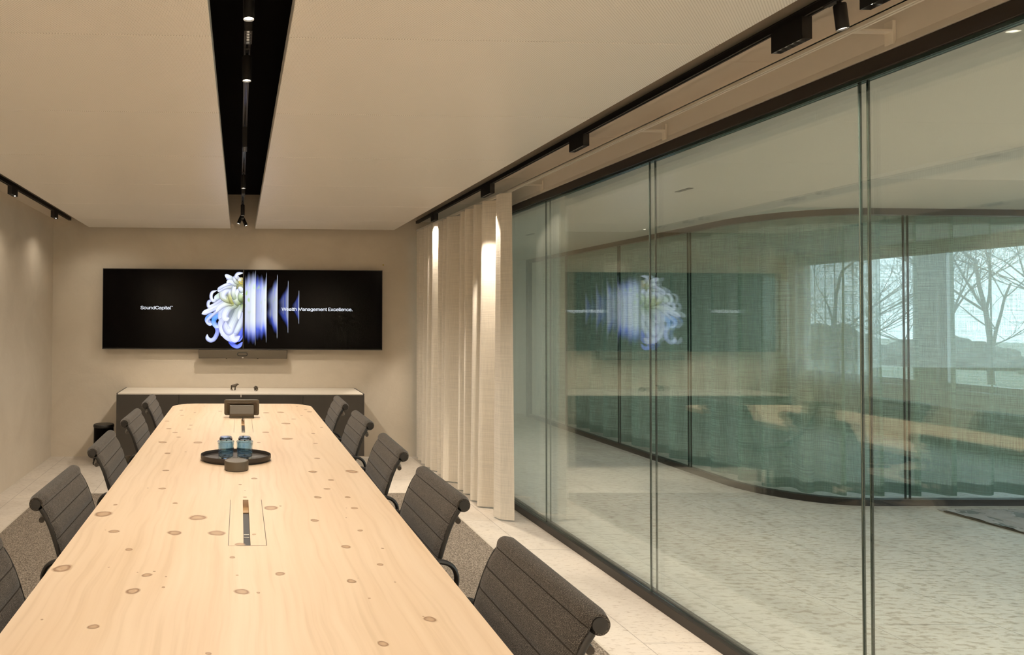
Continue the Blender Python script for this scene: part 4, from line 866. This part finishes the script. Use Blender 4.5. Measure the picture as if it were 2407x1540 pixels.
for li, (pts, wd, c0, c1, c2) in enumerate(petals):
    ln_ = interp([(a, b, 0) for a, b in pts], 8); n = len(ln_); k0 = len(V); yy = TVY - .0005 - li * .00012; nw = 10
    for i, p in enumerate(ln_):
        t = i / (n - 1); a = ln_[max(0, i - 1)]; b = ln_[min(n - 1, i + 1)]; d = (b - a).normalized(); nn = Vector((-d.y, d.x, 0))
        wloc = wd * .5 * (min(1, (t * 5 + .55)) if t < .2 else 1) * (1 if t < .7 else max(.10, (1 - ((t - .7) / .31) ** 2.2)))
        col = Vector(c0).lerp(Vector(c1), min(1, t * 2)) if t < .5 else Vector(c1).lerp(Vector(c2), (t - .5) * 2)
        for k in range(nw + 1):
            u = -1 + 2 * k / nw; q = p + nn * wloc * u; x = min(q.x, 828); V.append((fx(x), yy, fz(x, q.y)))
            sh = (1.0 - .62 * max(0, (abs(u - .22) - .30) / .92) ** 1.3 - .15 * (0.5 + .5 * math.sin(u * 13 + li * 2))) * (.62 + .38 * min(1, t * 2.4)); cc = [max(0, v_) * sh for v_ in col]; cc[2] = min(1, cc[2] * (1 + .5 * (1 - sh))); C.append((*cc, 1))
    m = nw + 1; F += [(k0 + i * m + k, k0 + i * m + k + 1, k0 + (i + 1) * m + k + 1, k0 + (i + 1) * m + k) for i in range(n - 1) for k in range(nw)]
def vc_obj(name, V, F, C, parent):
    me = bpy.data.meshes.new(name); me.from_pydata(V, [], F); ca = me.color_attributes.new('Col', 'FLOAT_COLOR', 'POINT')
    for i, c in enumerate(C): ca.data[i].color = c
    me.materials.append(MT['flower']); o = bpy.data.objects.new(name, me); COL.objects.link(o); o.parent = parent; o.matrix_parent_inverse = Matrix.Translation(-Vector(parent.location)); return o
vc_obj('flower_picture', V, F, C, tvl)
# right half: five vertical smears of the same flower
def lerp(a, b, t): return a + (b - a) * t
def smooth(a, b, x):
    t = max(0, min(1, (x - a) / (b - a))); return t * t * (3 - 2 * t)
bands_ = [(858, 1005, 225, 1290), (1008, 1158, 255, 1250), (1162, 1310, 285, 1190), (1318, 1462, 370, 1115), (1500, 1611, 510, 985)]
nz_ = lambda x, y: noise.noise(Vector((x, y, 3.1)))
def smear(x, y):
    for bi, (a, b, t0, t1) in enumerate(bands_):
        if a <= x <= b:
            u = (x - a) / (b - a)
            mid = (t0 + t1) / 2 - 20; hh = (t1 - t0) / 2
            ext = hh * (lerp((1.0, .93, .45, .25, .12)[bi], 1.0, u ** (.9, .8, .8, 1.2, 1.6)[bi])); ext *= .90 + .18 * nz_(x * .02, 7 + bi)
            e = (1 - smooth(ext * .62, ext * 1.04, abs(y - mid))) * (1 if bi < 2 else smooth(0, .5, u + .15 * nz_(3.3, y * .01)))
            st = .5 + .5 * nz_(x * .035, y * .0016 + bi * 5)
            lt = (1.0, 1.0, .8, .45, .3)[bi]; lt = lerp(lt * (.75 if bi < 2 else .35), lt * 1.05, u ** 1.5)
            blue = min(1, smooth(.35, .95, abs(y - mid) / (ext + 1)) * (.9 if y > mid else .35) + (.55 * (1 - u) if bi >= 1 else .15 * (1 - u)) + .5 * smooth(.50, .72, st) * (.3 + .15 * bi) + (0, 0, .12, .35, .5)[bi])
            c = [lerp(p, q, blue) for p, q in zip((.80, .86, .93), (.10, .16, .80))]
            g = smooth(.25, .6, nz_(x * .03 + 4, y * .012)) * max(0, 1 - abs(y - 560) / 330) * (1, .8, .5, 0, 0)[bi]
            c = [lerp(c[0], .5, g), lerp(c[1], .72, g), lerp(c[2], .25, g)]
            vv = e * lt * (.75 + .4 * st)
            edge = smooth(.955, .985, u) * (1 - smooth(hh * .93, hh * 1.0, abs(y - mid))) * (.4, .55, .9, .75, .5)[bi]
            return [c[i] * vv + edge * (.75, .82, 1)[i] for i in range(3)]
    return [0, 0, 0]
V, F, C = [], [], []; xs = [855 + 4.0 * i for i in range(191)]; yss = [210 + 9.0 * i for i in range(121)]
for x in xs:
    for y in yss: V.append((fx(x), TVY - .0003, fz(x, y))); s_ = smear(x, y); C.append((min(1, s_[0]), min(1, s_[1]), min(1, s_[2]), 1))
m = len(yss)
for i in range(len(xs) - 1):
    for k in range(m - 1):
        q = (i * m + k, (i + 1) * m + k, (i + 1) * m + k + 1, i * m + k + 1)
        if sum(sum(C[j][:3]) for j in q) > .004: F.append(q)
vc_obj('smeared_picture', V, F, C, tvr)
UI_FONT = None
try: UI_FONT = bpy.data.fonts.load(bpy.utils.system_resource('DATAFILES', path='fonts') + '/Inter.woff2')   # Blender's own interface face
except Exception: pass
def lettering(name, body, x0, x1, zc, parent, h):
    cu = bpy.data.curves.new(name, 'FONT'); cu.body = body; cu.size = 1; cu.extrude = 0.0; cu.space_character = .93; cu.offset = 0.0
    if UI_FONT: cu.font = UI_FONT
    tmp = bpy.data.objects.new('tmp', cu); COL.objects.link(tmp); bpy.context.view_layer.update()
    me = bpy.data.meshes.new_from_object(tmp.evaluated_get(bpy.context.evaluated_depsgraph_get())); bpy.data.objects.remove(tmp)
    xs_ = [v.co.x for v in me.vertices]; w0, w1 = min(xs_), max(xs_); sx_ = (x1 - x0) / (w1 - w0)
    for v in me.vertices: v.co = Vector(((v.co.x - w0) * sx_ + x0, TVY - .0075, v.co.y * h + zc))
    me.materials.clear(); me.materials.append(MT['text'])
    o = bpy.data.objects.new(name, me); COL.objects.link(o); o.parent = parent; o.matrix_parent_inverse = Matrix.Translation(-Vector(parent.location)); return o
lettering('lettering', 'SoundCapital', tvx(330.5), tvx(401.5), tvz(366, 727.5), tvl, .064)
lettering('lettering_mark', '\u2122', tvx(401.8), tvx(405.5), tvz(403, 723.5), tvl, .03)
lettering('lettering', 'Wealth Management Excellence.', tvx(661), tvx(828.5), tvz(745, 731.5), tvr, .064)
sb_ = thing('video_bar', 'slim dark video conference bar mounted below the two screens', 'video bar', (tvx(570.5), YB, 1.078))
MB().box(-.456, .456, -.11, -.03, -.044, .044).build('bar_housing', MT['bronze'], sb_, bevel=.004)
MB().box(-.452, .452, -.1125, -.109, -.040, .040).build('speaker_cloth', MT['grey'], sb_)
MB().prism(rounded(-.060, .050, -.020, .020, .0195, n=8), 1, -.118, -.1125).build('lens_surround', MT['black'], sb_, bevel=.002)
MB().prism(rounded(-.050, .040, -.012, .012, .0115, n=8), 1, -.1195, -.118).build('lens_cover', MT['grey'], sb_)
MB().box(-.012, .008, -.1135, -.1125, -.040, -.030).build('logo_plate', MT['chrome'], sb_)
for s in (-.17, .155): MB().cyl((s, -.07, -.052), (s, -.07, -.044), .007, n=12).build('foot', MT['black'], sb_)
MB().box(-.2, .2, -.03, -.0005, -.03, .03).build('wall_bracket', MT['black'], sb_)
st_ = MB().prism([(0, -.009), (.011, 0), (0, .009), (-.012, .001)], 1, -.0012, -.0002).build('wall_sticker', MT['sticker'], None, loc=(1.517, YB, 2.021)); tag(st_, 'tiny yellow mark on the plaster above the right screen', 'sticker')

# ================================================================== LOUNGE RUG, GARDEN OUTSIDE
rg = thing('lounge_rug', 'thick pale grey wool rug on the stone floor outside the curved glass', 'rug', (6.3, 3.75, 0))
bm = bmesh.new(); bmesh.ops.create_grid(bm, x_segments=90, y_segments=110, size=1); 
for v in bm.verts:
    v.co.x *= .91; v.co.y *= 1.17
    v.co.z = .016 + .006 * noise.noise(Vector((v.co.x * 9, v.co.y * 9, 0))) + .003 * noise.noise(Vector((v.co.x * 40, v.co.y * 40, 0))) - .004 * (noise.voronoi(Vector((v.co.x * 4, v.co.y * 3, 0)))[0][1] - noise.voronoi(Vector((v.co.x * 4, v.co.y * 3, 0)))[0][0] < .12)
me = bpy.data.meshes.new('rug_pile'); bm.to_mesh(me); bm.free(); me.materials.append(MT['rug']); o = bpy.data.objects.new('rug_pile', me); COL.objects.link(o); o.parent = rg
MB().box(-.915, .915, -1.175, 1.175, 0.0005, .012).build('rug_backing', MT['grey'], rg)
fr = MB(); rr_ = random.Random(8)
for i in range(240):
    x = -.91 + 1.82 * i / 239; fr.box(x - .003, x + .003, 1.17, 1.20 + rr_.uniform(0, .03), .001, .008)
fr.build('fringe', MT['rug'], rg); 
struct('ground', MB().box(8.72, 60, -12, 60, -.35, -.12), MT['lawn'])
struct('terrace', MB().box(8.72, 11.0, -6, 20, -.12, -.06), MT['deck'])
def bare_tree(label, loc, h, seed):
    r = random.Random(seed); t = thing('bare_tree', label, 'tree', loc, group='bare trees in the garden'); tw = MB(); tk = MB()
    def grow(p, d, l, rad, lev, mb):
        n = 5; pts = [p]; q = p.copy(); dd = d.copy()
        for i in range(n): dd = (dd + Vector((r.uniform(-.18, .18), r.uniform(-.18, .18), r.uniform(-.02, .1)))).normalized(); q = q + dd * l / n; pts.append(q.copy())
        mb.tube(pts, rad, n=(8 if lev == 0 else 4), taper=lambda s: 1 - .55 * s)
        if lev >= 5: return
        for i in range((5, 5, 5, 4, 3)[lev]):
            k = r.choice((2, 3, 4, 5)) if lev else r.choice((1, 2, 3, 4, 5)); a = r.uniform(0, 2 * PI); e = r.uniform(.4, 1.0)
            side = Vector((math.cos(a), math.sin(a), r.uniform(-.1, .6))).normalized()
            grow(pts[k], (dd * (1 - e * .6) + side * e).normalized(), l * r.uniform(.55, .75), rad * .42, lev + 1, tw)
    grow(Vector((0, 0, 0)), Vector((0, 0, 1)), h * .36, h * .0075, 0, tk)
    tk.build('trunk', MT['bark'], t, fixn=False); tw.build('branches', MT['bark'], t, fixn=False)
bare_tree('bare winter tree beyond the right hand window', (19, 16.2, -.3), 9.5, 5)
bare_tree('bare winter tree beyond the window, behind the hedge', (22, 20, -.3), 11, 12)
bare_tree('bare winter tree left of the window post, outside', (17.5, 18.8, -.3), 9, 21)
bare_tree('bare winter tree at the far right beyond the window glass', (21, 15, -.3), 11, 33)
src_trees = [o for o in bpy.data.objects if o.name.startswith('bare_tree')]
for i, (x, y, s_, rz) in enumerate([(24.5, 17.8, .95, 1.0), (25.5, 22.5, .9, 2.2), (26, 27, 1.0, 4.0), (23, 25, .85, 5.2)]):
    c = copy_tree(src_trees[i]); c.location = (x + 8, y + 2 + 4 * i, -.3); c.rotation_euler = (0, 0, rz); c.scale = (s_, s_, s_)
    c['label'] = 'bare winter tree in the back row of the garden, behind the bushes'
for a in range(6):
    bm = bmesh.new(); bmesh.ops.create_icosphere(bm, subdivisions=4, radius=1)
    for v in bm.verts:
        nrm = v.co.normalized(); d = 1 + .22 * noise.noise(nrm * 2.5 + Vector((a, 0, 0))) + .16 * noise.noise(nrm * 8 + Vector((a, 5, 0))) + .10 * noise.noise(nrm * 20)
        v.co = Vector((nrm.x * 1.9 * d, nrm.y * 1.9 * d, max(-.2, nrm.z) * 1.9 * d))
    me = bpy.data.meshes.new('winter_bush'); bm.to_mesh(me); bm.free(); me.materials.append(MT['twig']); o = bpy.data.objects.new('winter_bush', me); COL.objects.link(o)
    o.location = (25.5 - a * .15, 13.0 + a * 4.9, -.3); o.scale = (1, 1.1, 0.72 + .12 * math.sin(a * 2.3)); o.rotation_euler = (0, 0, a)
    tag(o, 'grey green leafless garden bush beyond the far windows', 'bush', 'winter bushes beyond the lawn')
